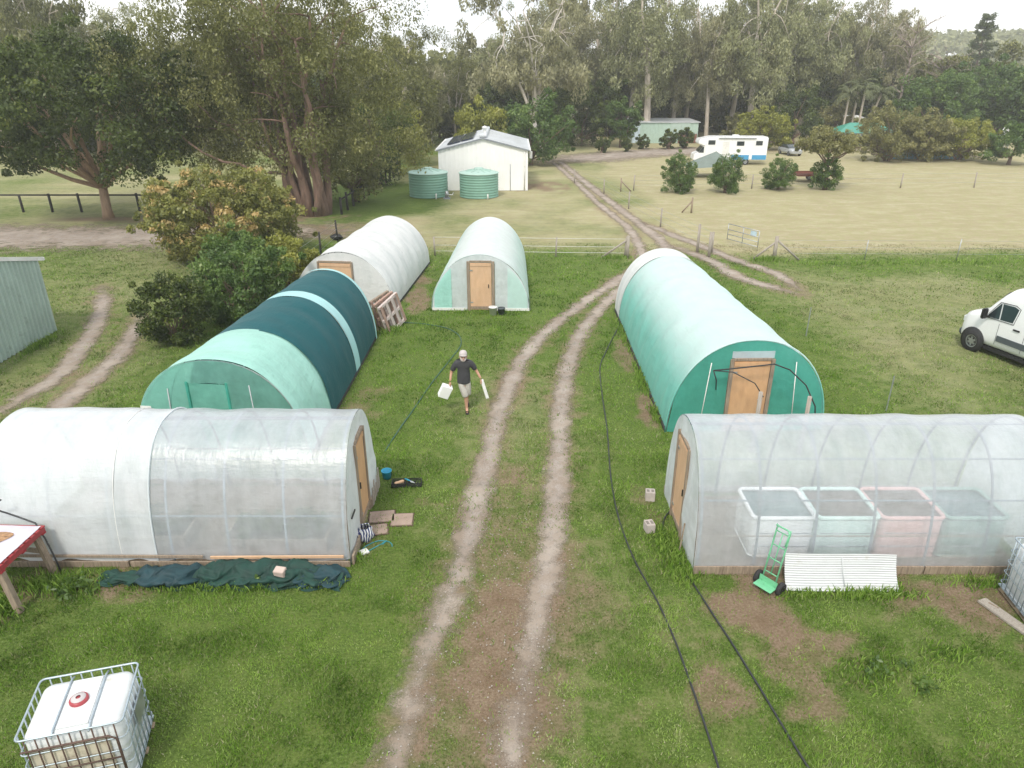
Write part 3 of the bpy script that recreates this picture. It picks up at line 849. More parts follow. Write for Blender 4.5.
# left shed: ribbed gable wall faces the lawn
S = thing('shed', 'sage green corrugated steel shed with white roof edge beside dirt wheel tracks', 'shed', (-16.45, 21.0, 0))
gz = lambda s: 2.62 + (3.1 - abs(s - 3.1)) * .235
corrugated((0, -3.1, 0), (0, 3.1, 0), lambda s: .02, gz, .21, .07, (1, 0, 0)).build('wall', SAGE, S)
corrugated((0, 3.1, 0), (-6, 3.1, 0), lambda s: .02, lambda s: 2.62, .19, .022, (0, 1, 0)).build('wall', SAGE, S)
corrugated((-6, -3.1, 0), (0, -3.1, 0), lambda s: .02, lambda s: 2.62, .19, .022, (0, -1, 0)).build('wall', SAGE, S)
MB().poly([(-6, -3.1, .02), (-6, 3.1, .02), (-6, 3.1, 2.62), (-6, 0, 3.35), (-6, -3.1, 2.62)]).build('wall', SAGE, S)
for sg in (-1, 1):
    MB().prism([(.06, sg * 3.2, 2.63), (-6.1, sg * 3.2, 2.63), (-6.1, 0, 3.39), (.06, 0, 3.39)], (0, 0, .03)).build('roof', ROOFW, S, fix=True)
    MB().beam((.09, sg * 3.22, 2.60), (.09, sg * .03, 3.36), .02, .13).build('barge_board', W_white, S)
    MB().beam((.1, sg * 3.27, 2.58), (-6.1, sg * 3.27, 2.58), .1, .1).build('gutter', W_white, S)

# white shed with solar panels
x0, x1, yF, yB = -5.65, 1.22, 56.4, 65.5
S = thing('shed', 'big white steel shed with solar panels on its roof behind two green tanks', 'shed', ((x0 + x1) / 2, yF, 0))
hw = (x1 - x0) / 2; ez, rz_ = 3.05, 3.88; D_ = yB - yF
fz = lambda s: rz_ - (rz_ - ez) * abs(s - hw) / hw
corrugated((-hw, 0, 0), (hw, 0, 0), lambda s: .02, fz, .34, .012, (0, -1, 0)).build('front_wall', CREAM, S)
corrugated((hw, 0, 0), (hw, D_, 0), lambda s: .02, lambda s: ez, .34, .012, (1, 0, 0)).build('side_wall', CREAM, S)
corrugated((-hw, D_, 0), (-hw, 0, 0), lambda s: .02, lambda s: ez, .34, .012, (-1, 0, 0)).build('side_wall', CREAM, S)
corrugated((hw, D_, 0), (-hw, D_, 0), lambda s: .02, fz, .34, .012, (0, 1, 0)).build('back_wall', CREAM, S)
for sg in (-1, 1):
    pr = MB()
    n = 18
    for i in range(n):   # ribbed roof sheet
        y = -.12 + (D_ + .24) * i / n; w = (D_ + .24) / n
        pr.prism([(sg * (hw + .1), y, ez - .02), (sg * .0, y, rz_ + .012), (sg * .0, y, rz_ + .06), (sg * (hw + .1), y, ez + .03)], (0, w * .93, 0))
    pr.prism([(sg * (hw + .1), -.12, ez - .05), (0, -.12, rz_ - .018), (0, -.12, rz_ + .01), (sg * (hw + .1), -.12, ez - .022)], (0, D_ + .24, 0))
    pr.build('roof', ROOFW, S, fix=True)
    MB().prism([(sg * (hw + .13), -.16, ez - .11), (0, -.16, rz_ - .06), (0, -.16, rz_ + .04), (sg * (hw + .13), -.16, ez - .01)], (0, .035, 0)).build('barge_board', TRIM, S, fix=True)
    MB().beam((sg * (hw + .16), -.12, ez - .03), (sg * (hw + .16), D_ + .1, ez - .03), .12, .11).build('gutter', W_white, S)
MB().box((0, D_ / 2, rz_ + .15), (.6, D_, .14)).build('ridge_cap', ROOFW, S, bevel=.05)
MB().lathe([(.12, 0), (.12, .28), (.22, .30), (.22, .42), (.02, .5)], 12, (.05, 3.0, rz_ + .2)).build('roof_vent', W_white, S)
sl = math.atan2(rz_ - ez, hw)
for i in range(4):
    for j in range(2):
        cx = -.75 - .0 - (j + .5) * 1.05
        y = .9 + i * 1.72
        p = MB().box((0, 0, 0), (1.0, 1.66, .04)).build('solar_panel', SOLAR, S)
        p.location = (cx, y + .8, rz_ - (rz_ - ez) * abs(cx) / hw + .14); p.rotation_euler = (0, -sl, 0)
MB().box((hw + .24, .8, 2.6), (.22, .5, .5)).build('meter_box', W_white, S, bevel=.02)
MB().tube([(hw - .25, -.05, .02), (hw - .25, -.05, ez - .1)], .05, 8).build('downpipe', W_white, S)
MB().tube([(hw - 1.35, -.04, .02), (hw - 1.35, -.04, 2.0)], .02, 6).build('door_edge', TRIM, S)

def water_tank(x, y, label):
    t = thing('water_tank', label, 'water tank', (x, y, 0), 0, 'water tanks by the white shed')
    prof = []
    n = 9
    for i in range(n):
        for k in range(6):
            a = 2 * math.pi * k / 6
            prof.append((1.43 + .018 * math.sin(a), .02 + 1.66 * (i + k / 6) / n))
    MB().lathe(prof + [(1.43, 1.69)], 48).build('barrel', TANKG, t)
    MB().lathe([(1.47, 1.67), (1.49, 1.71), (1.44, 1.75), (.7, 1.87), (.3, 1.95), (.02, 1.97)], 48).build('roof', TANKR, t)
    for i in range(12):
        a = 2 * math.pi * i / 12
        MB().beam((1.0 * math.cos(a), 1.0 * math.sin(a), 1.83), (.34 * math.cos(a), .34 * math.sin(a), 1.96), .09, .05).build('roof_rib', TANKR, t)
    MB().lathe([(.34, 1.94), (.34, 2.03), (.28, 2.06), (.01, 2.07)], 20).build('access_lid', TANKR, t)
    MB().tube([(.7, -1.45, .35), (.7, -1.62, .35), (.7, -1.62, .02)], .05, 8).build('outlet_pipe', W_white, t)
    return t
water_tank(-6.22, 54.0, 'squat green corrugated water tank near the black post fence')
water_tank(-2.45, 53.8, 'squat green corrugated water tank in front of the white wall')
pump = thing('pump', 'small grey pump on the grass between the two green tanks', 'pump', (-4.75, 52.55, 0))
MB().lathe([(.02, 0), (.14, .02), (.14, .42), (.02, .45)], 12, (0, 0, .12)).build('motor', GALV, pump)
MB().box((0, 0, .06), (.5, .3, .12)).build('base', TRIM, pump)
MB().tube([(.1, 0, .3), (.4, 0, .3), (.4, .3, .3), (.4, 1.0, .3)], .03, 6).build('pipe', W_white, pump)

# far pale green shed at the wood's edge
S = thing('shed', 'long pale green steel shed under the tall gums at the wood edge', 'shed', (XA(664, 95.5, 1) + .1, 95.5, 0))
corrugated((-4.2, 0, 0), (4.2, 0, 0), lambda s: .02, lambda s: 2.5, .5, .03, (0, -1, 0)).build('front_wall', mat('pale_green_steel', (.40, .53, .46), .5, .1), S)
MB().box((0, 3, 1.2), (8.2, 5.9, 2.4)).build('body', SAGE, S)
MB().prism([(-4.4, -.15, 2.50), (4.4, -.15, 2.50), (4.4, 6.3, 2.62), (-4.4, 6.3, 2.62)], (0, 0, .08)).build('roof', ROOFW, S, fix=True)
MB().box((1.9, -.06, 1.5), (2.4, .04, 1.9)).build('roller_door', SAGE, S)
MB().box((-3.7, -.07, 1.1), (.95, .04, 2.1)).build('door', mat('pale_blue_door', (.5, .6, .66), .5), S)
MB().box((2.9, -.1, .6), (2.4, .05, 1.1)).build('brown_panel', mat('rust_panel', (.20, .10, .07), .7), S)

# house with green hip roof
S = thing('house', 'low house with green hipped roof and dark veranda behind bushes', 'house', (XA(868, 85, 2), 85.0, 0), R(-4), scale=(.5, .5, .66))
WALLH = mat('cream_render', (.55, .48, .38), .8, .1); GRN = mat('green_roof', (.05, .26, .19), .4, .12, 2); SLATE = mat('dark_roof', (.03, .04, .055), .5, .2, 3)
MB().box((0, 4, 1.35), (13, 8, 2.66)).build('wall', WALLH, S)
MB()._add([(-8, -1.6, 2.62), (8, -1.6, 2.62), (8, 9.6, 2.62), (-8, 9.6, 2.62), (-3, 4, 4.6), (3, 4, 4.6)], [(0, 1, 5, 4), (1, 2, 5), (2, 3, 4, 5), (3, 0, 4), (3, 2, 1, 0)]).build('roof', GRN, S)
MB()._add([(-8.2, -2.2, 2.5), (1.2, -2.2, 2.5), (1.2, -.4, 3.1), (-8.2, -.4, 3.1)], [(0, 1, 2, 3)]).build('veranda_roof', SLATE, S)
for x in (-7.6, -4.5, -1.4, .9): MB().box((x, -2.0, 1.25), (.14, .14, 2.5)).build('veranda_post', W_white, S)
for x in (-5, -2, 2.5, 5):
    w = MB().box((x, -.03, 1.5), (1.3, .08, 1.2)).build('window', W_white, S)
    MB().box((x, -.08, 1.5), (1.1, .04, 1.0)).build('pane', GLASS, w)
MB().box((-3.6, -.03, 1.05), (.95, .08, 2.1)).build('door', TIMBER, S)
S = thing('roof_shelter', 'white roofed carport beyond the house by the palms', 'carport', (XA(848, 104, 2), 104, 0), scale=.55)
MB().prism([(-3.5, -2, 4.6), (3.5, -2, 4.6), (3.5, 3, 5.0), (-3.5, 3, 5.0)], (0, 0, .15)).build('roof', CREAM, S, fix=True)
for x, y in ((-3.3, -1.8), (3.3, -1.8), (-3.3, 2.8), (3.3, 2.8)): MB().box((x, y, 2.35), (.15, .15, 4.7)).build('post', W_white, S)
# pool fence panels seen below the hedge
S = thing('swimming_pool', 'raised blue walled swimming pool glimpsed beneath olive hedge trees', 'pool', (XA(922, 79.5, 1), 79.5, 0), scale=(.75, 1, .8))
PB = mat('pool_blue', (.30, .55, .68), .4, .15); WAT = mat('pool_water', (.06, .13, .13), .05, .2)
for a, b in (((-5, -1.6), (5, -1.6)), ((-5, 1.6), (5, 1.6)), ((-5, -1.55), (-5, 1.55)), ((5, -1.55), (5, 1.55))):
    MB().beam((*a, .55), (*b, .55), .08, 1.08).build('wall', PB, S)
MB().box((0, 0, .45), (9.9, 3.1, .86)).build('water', WAT, S)
for i in range(11): MB().box((-5 + i, -1.68, .56), (.10, .06, 1.12)).build('upright', W_white, S)
# white slide
S = thing('play_slide', 'white play slide standing beside a small round tree at the hedge end', 'slide', (XA(997, 78, 1.5), 78, 0))
MB().grid([[(-1.0 + 1.6 * t, -.3, .3 + 2.7 * t ** 1.1), (-1.0 + 1.6 * t, .3, .3 + 2.7 * t ** 1.1)] for t in np.linspace(0, 1, 9)]).build('chute', W_white, S)
for y in (-.3, .3):
    MB().tube([(-1.0 + 1.6 * t, y, .4 + 2.7 * t ** 1.1) for t in np.linspace(0, 1, 9)], .07, 6).build('side_rail', W_white, S)
    MB().tube([(1.3, y, .02), (.6, y, 3.0)], .05, 6).build('ladder_rail', W_white, S)
for i in range(6): MB().tube([(1.3 - .7 * (i + 1) / 7, -.3, 3.0 * (i + 1) / 7), (1.3 - .7 * (i + 1) / 7, .3, 3.0 * (i + 1) / 7)], .035, 6).build('rung', W_white, S)

# ------------------------------------------------------------------ vehicles
PAINT = mat('white_car_paint', (.80, .81, .82), .22, .03, 1.0); TYRE = mat('tyre_rubber', (.022, .022, .023), .8, .2, 9, b=.2)
RIM = mat('alloy_rim', (.38, .40, .41), .35, .15, 9, metal=.7); GREYPL = mat('grey_plastic', (.07, .085, .095), .55, .15); LAMP = mat('lamp_glass', (.65, .67, .68), .08, .1); REDL = mat('tail_lamp', (.4, .02, .02), .2)
def wheel(parent, x, y, r, w):
    o = thing_part = MB().lathe([(r * .62, -w / 2), (r * .93, -w / 2), (r, -w / 2 + .03), (r, w / 2 - .03), (r * .93, w / 2), (r * .62, w / 2)], 28, axis='x').build('wheel', TYRE, parent)
    o.location = (x, y, r)
    for sgn in (-1, 1):
        MB().lathe([(r * .63, sgn * w * .40), (r * .56, sgn * w * .44), (r * .5, sgn * w * .36), (r * .2, sgn * w * .42), (r * .01, sgn * w * .44)], 24, axis='x').build('rim', RIM, o)
    for i in range(6):
        a = math.pi * i / 3
        for sgn in (-1, 1):
            MB().box((sgn * w * .41, math.cos(a) * r * .36, math.sin(a) * r * .36), (.02, .05, .05)).build('rim_hole', BLACK_PL, o)
    return o
def loft_body(stations, n=26, p=4.0):
    """stations: y, half width, z bottom, z top (rounded box sections along y)"""
    rows = []
    for y, w, a, b in stations:
        c, h = (a + b) / 2, (b - a) / 2; row = []
        for k in range(n + 1):
            t = 2 * math.pi * k / n - math.pi / 2
            ct, st = math.cos(t), math.sin(t)
            x = w * math.copysign(abs(ct) ** (2 / p), ct); z = c + h * math.copysign(abs(st) ** (2 / p), st)
            tz = max(0, (z - a) / (b - a) - .45)
            row.append((x * (1 - .17 * tz), y, z))
        rows.append(row)
    mb = MB().grid(rows)
    for row in (rows[0], rows[-1]):
        mb.poly(row[:-1])
    return mb
def van(loc, rz):
    t = thing('delivery_van', 'white panel van parked on dry grass by the paddock', 'van', loc, rz)
    body = loft_body([(.0, .52, .40, .95), (.05, .72, .34, 1.08), (.16, .86, .30, 1.20), (.38, .95, .28, 1.31), (.68, .985, .28, 1.41), (.86, .99, .28, 1.52), (1.08, .99, .28, 1.84), (1.32, .99, .28, 2.14), (1.52, .99, .28, 2.32), (1.85, .99, .28, 2.42), (2.6, .99, .28, 2.46), (5.1, .99, .28, 2.45), (5.3, .97, .30, 2.38), (5.34, .93, .36, 2.28)], 40, 6.0)
    body.build('body', PAINT, t)
    # the frame: y grows towards the back, so the nose is at y = 0
    for sx in (-1, 1):
        W = lambda z: sx * (.99 * (1 - .17 * max(0, (z - .34) / 2.0 - .45)) + .006)
        q = [(1.02, 1.30), (1.36, 1.80), (1.40, 1.81), (1.46, 1.32)]
        MB().poly([(W(z), y, z) for y, z in q]).build('quarter_window', GLASS, t)
        q = [(1.50, 1.32), (1.44, 1.82), (1.84, 1.84), (1.99, 1.79), (1.93, 1.34)]
        MB().poly([(W(z), y, z) for y, z in q]).build('side_window', GLASS, t)
        q = [(.98, 1.27), (1.34, 1.85), (1.86, 1.88), (2.04, 1.81), (1.97, 1.30)]
        MB().tube([(W(z) - sx * .004, y, z) for y, z in q], .012, 5, closed=True).build('window_seal', BLACK_PL, t)
        MB().beam((sx * 1.0, 1.55, .72), (sx * 1.0, 4.15, .72), .03, .19).build('side_moulding', GREYPL, t, bevel=.01)
        for y in (2.12, 2.66):
            MB().box((sx * 1.0, y, 1.16), (.04, .22, .05)).build('door_handle', BLACK_PL, t, bevel=.01)
        for y in (1.52, 2.42, 3.75):
            MB().tube([(sx * .994, y, .5), (sx * .994, y, 1.2)], .006, 4).build('panel_gap', GREYPL, t)
        mr = MB().box((sx * 1.17, 1.06, 1.42), (.2, .12, .34)).build('mirror', BLACK_PL, t, bevel=.03)
        MB().beam((sx * .97, 1.09, 1.30), (sx * 1.12, 1.06, 1.32), .06, .07).build('mirror_arm', BLACK_PL, mr)
        for y in (.74, 4.1):
            MB().lathe([(.43, 0), (.425, sx * .012), (.01, sx * .012)], 26, (sx * .985, y, .39), 'x').build('wheel_arch', BLACK_PL, t)
            wheel(t, sx * .915, y, .345, .22)
        MB().box((sx * .66, .12, .92), (.26, .14, .24)).build('headlight', LAMP, t, bevel=.04)
        MB().box((sx * .90, 5.335, 1.1), (.1, .04, .8)).build('tail_light', REDL, t, bevel=.01)
    MB().poly([(-.82, .86, 1.44), (.82, .86, 1.44), (.74, 1.36, 2.17), (-.74, 1.36, 2.17)]).build('windscreen', GLASS, t)
    MB().box((0, .04, .44), (1.5, .16, .24)).build('bumper', GREYPL, t, bevel=.05)
    MB().box((0, -.02, .80), (.9, .08, .16)).build('grille', BLACK_PL, t, bevel=.02)
    MB().box((0, 5.36, .45), (1.8, .1, .16)).build('rear_bumper', GREYPL, t, bevel=.03)
    MB().box((0, 2.8, .26), (1.75, 4.6, .12)).build('chassis', DARK, t)
    return t
van((16.08, 23.1, 0), R(180 + 17))
# motorhome
t = thing('motorhome', 'white motorhome with blue lower stripe behind the paddock trees', 'motorhome', (XA(697, 73, 1), 73, 0), R(-3), scale=.86)
MB().prism([(0.9, 0, .55), (7.9, 0, .55), (7.9, 0, 3.05), (1.6, 0, 3.05), (.15, 0, 2.75), (.05, 0, 2.3), (.75, 0, 2.05)], (0, 2.25, 0)).build('body', PAINT, t, bevel=.08, fix=True)
MB().prism([(-.35, .1, .5), (.95, .1, .5), (.95, .1, 2.06), (.72, .1, 2.08), (.2, .1, 1.35), (-.3, .1, 1.15)], (0, 2.05, 0)).build('cab', PAINT, t, bevel=.05, fix=True)
BLUE = mat('blue_stripe', (.06, .30, .55), .35, .1)
for x, w in ((4.9, 2.0), (7.05, 1.6)):
    MB().box((x, -.012, .85), (w, .03, .5)).build('blue_panel', BLUE, t)
for x, w, z in ((1.55, .8, 2.45), (4.8, .85, 2.35), (6.9, .75, 2.4)):
    f = MB().box((x, -.02, z), (w, .05, .48)).build('window', GREYPL, t, bevel=.02)
    MB().box((x, -.05, z), (w - .12, .03, .36)).build('pane', GLASS, f)
MB().poly([(.15, .085, 1.32), (.75, .085, 1.32), (.75, .085, 1.95), (.62, .085, 1.97)]).build('cab_window', GLASS, t)
MB().poly([(.18, .2, 1.40), (.18, 2.05, 1.40), (.70, 2.05, 2.04), (.70, .2, 2.04)]).build('windscreen', GLASS, t)
MB().box((3.2, -.015, 1.6), (.7, .03, 1.9)).build('door', W_white, t, bevel=.01)
MB().box((4.4, -.06, 2.92), (4.2, .14, .12)).build('awning_case', GALV, t, bevel=.02)
MB().box((4.4, 1.1, 3.12), (.7, .7, .2)).build('roof_unit', W_white, t, bevel=.04)
for x in (.35, 5.6):
    for y in (.12, 2.1): 
        w = wheel(t, x, y, .36, .22); w.rotation_euler = (0, 0, R(90))
MB().box((.0, 1.1, .7), (.5, 1.9, .3)).build('bumper', GREYPL, t, bevel=.04)

# shelter tent
t = thing('canopy_tent', 'grey green pitched canvas canopy between two small round trees', 'tent', (XA(711, 64.5, 1), 64.5, 0), scale=.84)
CANV = mat('grey_canvas', (.17, .21, .19), .85, .15, 1.5)
MB()._add([(-2.6, -1.7, 1.0), (2.3, -1.7, 1.25), (2.3, 1.7, 1.25), (-2.6, 1.7, 1.0), (.35, -.2, 2.55), (.45, .2, 2.5)], [(0, 1, 4), (1, 2, 5, 4), (2, 3, 5), (3, 0, 4, 5)]).build('canopy', CANV, t)
for x, y, h in ((-2.5, -1.6, 1.02), (2.2, -1.6, 1.25), (2.2, 1.6, 1.25), (-2.5, 1.6, 1.02)): MB().tube([(x, y, 0), (x, y, h)], .03, 6).build('pole', GALV, t)
MB().tube([(.4, 0, 0), (.4, 0, 2.5)], .03, 6).build('pole', GALV, t)

# rusty trailer
t = thing('flatbed_trailer', 'rusty red flatbed trailer on the straw paddock', 'trailer', (XA(812, 61.5, .5), 61.5, 0), R(3), scale=(1.1, .9, .9))
RUST = mat('rust_red', (.16, .05, .032), .8, .3, 3)
MB().box((0, 0, .62), (2.7, 1.7, .12)).build('deck', RUST, t)
for y in (-.85, .85): MB().box((0, y, .74), (2.7, .05, .22)).build('side_board', RUST, t)
for x in (-1.36, 1.36): MB().box((x, 0, .74), (.05, 1.7, .22)).build('end_board', RUST, t)
MB().beam((-1.35, 0, .56), (-2.5, 0, .42), .1, .1).build('drawbar', RUST, t)
for y in (-.95, .95): wheel(t, .2, y, .3, .18).rotation_euler = (0, 0, R(90))
# parked car by the house
t = thing('parked_car', 'silver car half hidden behind the umbrella-shaped tree', 'car', (XA(797, 80, .7), 82, 0), R(6), scale=.8)
SILV = mat('silver_paint', (.45, .47, .49), .25, .05, 1, metal=.4)
loft_body([(-2.1, .72, .35, .75), (-2.0, .82, .28, .85), (-1.1, .86, .25, .98), (1.2, .87, .25, 1.0), (2.0, .84, .3, .95), (2.1, .76, .38, .85)], 28, 5).build('body', SILV, t)
loft_body([(-1.0, .78, .9, 1.0), (-.35, .74, .9, 1.38), (.9, .74, .9, 1.42), (1.6, .78, .9, 1.02)], 24, 5).build('cabin', GLASS, t)
for x in (-.78, .78):
    for y in (-1.3, 1.3): wheel(t, x, y, .31, .2)

# ------------------------------------------------------------------ IBC tanks
BOTTLE = mat('white_tank_plastic', (.66, .69, .70), .4, .1, 2.5, dirt=(.38, .36, .30), dirt_amt=.12)
BOTTLE_D = mat('stained_tank_plastic', (.55, .50, .40), .5, .2, 2.5, dirt=(.25, .2, .14), dirt_amt=.35)
CAGE = mat('cage_steel', (.40, .47, .52), .4, .2, 7, metal=.5, dirt=(.13, .06, .04), dirt_amt=.12)
CAGE_R = mat('rusty_cage_steel', (.12, .075, .06), .65, .3, 7, metal=.3)
REDCAP = mat('red_cap', (.35, .05, .06), .4, .2, 8); PALE_WOOD = wood('pallet_wood', (.42, .33, .23), (.22, .16, .10))
def rounded_box_section(w, d, z0, z1, r, n=5, puff=.0):
    rows = []
    for z, k in ((z0, .0), (z0 + .001, -.03), (z0 + .05, .0), ((z0 + z1) / 2, puff), (z1 - .07, 0), (z1 - .02, -.03), (z1, -.10)):
        row = []
        for cx, cy, a0 in ((1, 1, 0), (-1, 1, 90), (-1, -1, 180), (1, -1, 270)):
            for i in range(n + 1):
                a = R(a0 + 90 * i / n)
                row.append((cx * (w / 2 - r) + (r + k) * math.cos(a), cy * (d / 2 - r) + (r + k) * math.sin(a), z))
        row.append(row[0]); rows.append(row)
    return rows
def ibc(name, label, loc, rz, front='rusty', group='caged water tanks'):
    t = thing(name, label, 'tank', loc, rz, group)
    w, d = 1.2, 1.0
    for y in (-.42, 0, .42): MB().box((0, y, .04), (w, .1, .022)).build('pallet_board', PALE_WOOD, t)
    for x in (-.5, 0, .5):
        for y in (-.42, 0, .42): MB().box((x, y, .092), (.12, .1, .08)).build('pallet_block', PALE_WOOD, t)
    MB().box((0, 0, .145), (w, d, .022)).build('pallet_deck', CAGE, t)
    rows = rounded_box_section(w - .08, d - .08, .16, 1.12, .14, 5, .01)
    mb = MB().grid(rows); mb.poly(rows[-1][:-1]); bt = mb.build('bottle', BOTTLE, t)
    for x in (-.21, .21):
        MB().tube([(x, -.5, 1.10), (x, -.40, 1.135), (x, .40, 1.135), (x, .5, 1.10)], .014, 6).build('top_bar', CAGE, t)
    MB().box((0, 0, 1.125), (.36, .78, .016)).build('top_panel', BOTTLE, bt, bevel=.004)
    c = MB().lathe([(.115, 0), (.115, .03), (.105, .045), (.07, .05), (.065, .036), (.03, .036), (.025, .055), (.001, .058)], 24, (-.02, .02, 1.13)).build('cap', REDCAP, t)
    MB().lathe([(.09, 0), (.085, .012), (.03, .014)], 20, (-.02, .02, 1.179)).build('cap_ring', mat('cap_grey', (.45, .42, .42), .5), c)
    def loop(z, r=.011, m=CAGE):
        rr = .06; pts = []
        for cx, cy, a0 in ((1, 1, 0), (-1, 1, 90), (-1, -1, 180), (1, -1, 270)):
            for i in range(4):
                a = R(a0 + 30 * i); pts.append((cx * (w / 2 - rr) + rr * math.cos(a), cy * (d / 2 - rr) + rr * math.sin(a), z))
        MB().tube(pts, r, 6, closed=True).build('cage_rail', m, t)
    loop(1.155, .014); 
    for z in (.24, .46, .68, .9): loop(z, .009, CAGE)
    vb = MB().tube([(0, 0, .16), (0, 0, 1.155)], .009, 6).build('cage_bar', CAGE_R if front == 'rusty' else CAGE, t)
    vb.location = (-.5, -.505, 0)
    for i in range(1, 9): child('cage_bar', vb, t, (-.5 + i * .125, -.505, 0))
    vc = MB().tube([(0, 0, .16), (0, 0, 1.155)], .009, 6).build('cage_bar', CAGE, t); vc.location = (-.5, .505, 0)
    for i in range(1, 9): child('cage_bar', vc, t, (-.5 + i * .125, .505, 0))
    for i in range(7):
        for sx in (-1, 1): child('cage_bar', vc, t, (sx * .605, -.39 + i * .13, 0))
    if front == 'rusty':
        MB().tube([(-.56, -.53, .99), (.42, -.53, .99), (.5, -.53, .92), (.5, -.53, .2)], .014, 6).build('front_frame', CAGE_R, t)
        MB().tube([(-.56, -.53, .60), (.5, -.53, .60)], .012, 6).build('front_frame', CAGE_R, t)
        MB().box((-.05, -.472, .62), (.9, .012, .66)).build('stained_face', BOTTLE_D, bt, bevel=.004)
    MB().tube([(0, -.47, .22), (0, -.62, .22), (0, -.64, .17)], .03, 8).build('valve', BLACK_PL, t)
    MB().box((.612, .1, .75), (.008, .4, .3)).build('plate', GALV, t)
    return t
# pose from its top corners in the photograph
ca, cb, cc = G(12, 743, 1.155), G(140, 662, 1.155), G(40, 680, 1.155)
mid = (ca + cb) / 2; ang = math.atan2(cb.y - cc.y, cb.x - cc.x)
ibc('water_tank', 'white caged water tank with red cap and rusty front bars on the lawn', (mid.x, mid.y, 0), ang)
ibc('water_tank', 'white caged water tank beside a plank by the clear tunnel', (9.2, 9.5, 0), R(84), 'plain')
# open tubs inside the right-hand clear tunnel
def tub(x, y, col, label, plants, k):
    t = thing('grow_tub', label, 'tub', (x, y, 0), 0, 'grow tubs inside the clear tunnel')
    m = mat('tub_' + str(k), col, .5, .12, 2, dirt=[c * .6 for c in col], dirt_amt=.2)
    rows = rounded_box_section(1.16, 1.02, .05, 1.0, .10, 4, .01)
    MB().grid(rows[:-2]).build('shell', m, t)
    r_ = .1; pts = []
    for cx, cy, a0 in ((1, 1, 0), (-1, 1, 90), (-1, -1, 180), (1, -1, 270)):
        for i in range(4):
            a = R(a0 + 30 * i); pts.append((cx * (.58 - r_) + r_ * math.cos(a), cy * (.51 - r_) + r_ * math.sin(a), .93))
    MB().tube(pts, .042, 6, closed=True).build('rim', m, t)
    MB().box((0, 0, .88), (1.08, .94, .03)).build('water' if not plants else 'soil', WAT if not plants else SOIL, t)
    MB().box((0, 0, .03), (1.0, 1.0, .05)).build('base', PALE_WOOD, t)
    for z in (.3, .6):
        MB().tube([(-.505, -.52, z), (.505, -.52, z)], .012, 6).build('strap', GALV, t)
    return t
SOIL = mat('soil', (.09, .06, .04), .95, .3, 6, b=.6)
for k, (x, c, pl, lab) in enumerate([(5.12, (.84, .85, .83), 0, 'white open tub seen through plastic near the hand truck'), (6.33, (.62, .80, .72), 1, 'pale mint open tub seen through plastic behind the corrugated sheet'),
        (7.54, (.72, .44, .40), 1, 'reddish open tub seen through the clear plastic tunnel'), (8.75, (.24, .38, .32), 0, 'dark green open tub seen through the clear plastic tunnel')]):
    tub(x, 11.55, c, lab, pl, k)
# ------------------------------------------------------------------ small things on the lawn
# dark green netting bundled along the left tunnel
NET1 = mat('dark_green_netting', (.008, .045, .034), .75, .4, 5, b=.5, bscale=60); NET2 = mat('blue_green_netting', (.009, .042, .052), .7, .35, 5, b=.5, bscale=60)
def bundle(parent, pts, r, m, seed, name='netting_roll', flat=.44):
    pts = [tuple(np.interp(k / 3, range(len(pts)), [p[d_] for p in pts]) for d_ in (0, 1)) for k in range(3 * len(pts) - 2)]
    rows = []; n = 44; rng = random.Random(seed)
    L_ = len(pts)
    for i, (x, y) in enumerate(pts):
        e = min(1, min(i, L_ - 1 - i) / 8.0); row = []
        for k in range(n + 1):
            a = 2 * math.pi * (k % n) / n
            q = float(vnoise(x * 3.1 + seed, math.cos(a) * 2.2 + math.sin(a) * 1.3 + x * 1.5, 1.0, seed)); q2 = abs(math.sin(a * 2.5 + x * 7.0 + 3 * q))
            q3 = abs(math.sin(a * 4 + x * 16 + 5 * q)); rr = r * (.25 + .75 * e) * (.42 + .8 * q + .25 * q2 + .18 * q3)
            row.append((x + .06 * math.sin(a * 3 + x * 9), y + rr * 1.35 * math.cos(a), max(.012, rr * flat * 1.1 + rr * flat * 1.3 * math.sin(a))))
        rows.append(row)
    return MB().grid(rows).build(name, m, parent)
t = thing('shade_netting', 'crumpled dark green shade netting heaped along the clear tunnel base', 'netting', (-5.6, 10.45, 0))
bundle(t, [(-2.0 + .06 * i, .03 * math.sin(i) - .05) for i in range(16)], .13, NET1, 21)
bundle(t, [(-1.35 + .075 * i, .06 * math.sin(i * .9) - .02) for i in range(18)], .19, NET2, 4)
bundle(t, [(-.25 + .07 * i, .05 * math.sin(i * .7) + .02) for i in range(36)], .20, NET1, 9)
bundle(t, [(1.55 + .06 * i, .04 * math.sin(i * 1.3)) for i in range(18)], .17, NET2, 15)
P = []
for i in range(46):   # skirt of netting spread towards the lawn
    x = -.9 + 3.4 * i / 45
    P.append([(x + .03 * math.sin(j * 2 + i), -.02 - .30 * j / 6 + .05 * math.sin(i * .8), .15 * (1 - j / 6) ** 1.5 + .012 + .05 * abs(math.sin(i * .75 + j * .5)) * (1 - j / 7)) for j in range(7)])
MB().grid(P).build('netting_skirt', NET1, t)
CONC = mat('concrete', (.46, .41, .38), .9, .18, 6, b=.5); 
def block(loc, rz, label, d=(.19, .14, .13), tilt=0.0, m=None, hollow=True):
    t = thing('concrete_block', label, 'block', loc, rz)
    t.rotation_euler = (tilt, 0, rz)
    mb = MB().box((0, 0, d[2] / 2), d); mb.build('body', m or CONC, t, bevel=.008)
    if hollow:
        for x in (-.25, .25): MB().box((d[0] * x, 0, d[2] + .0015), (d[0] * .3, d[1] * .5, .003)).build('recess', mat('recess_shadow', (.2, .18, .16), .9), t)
g = G(281, 574, .2)
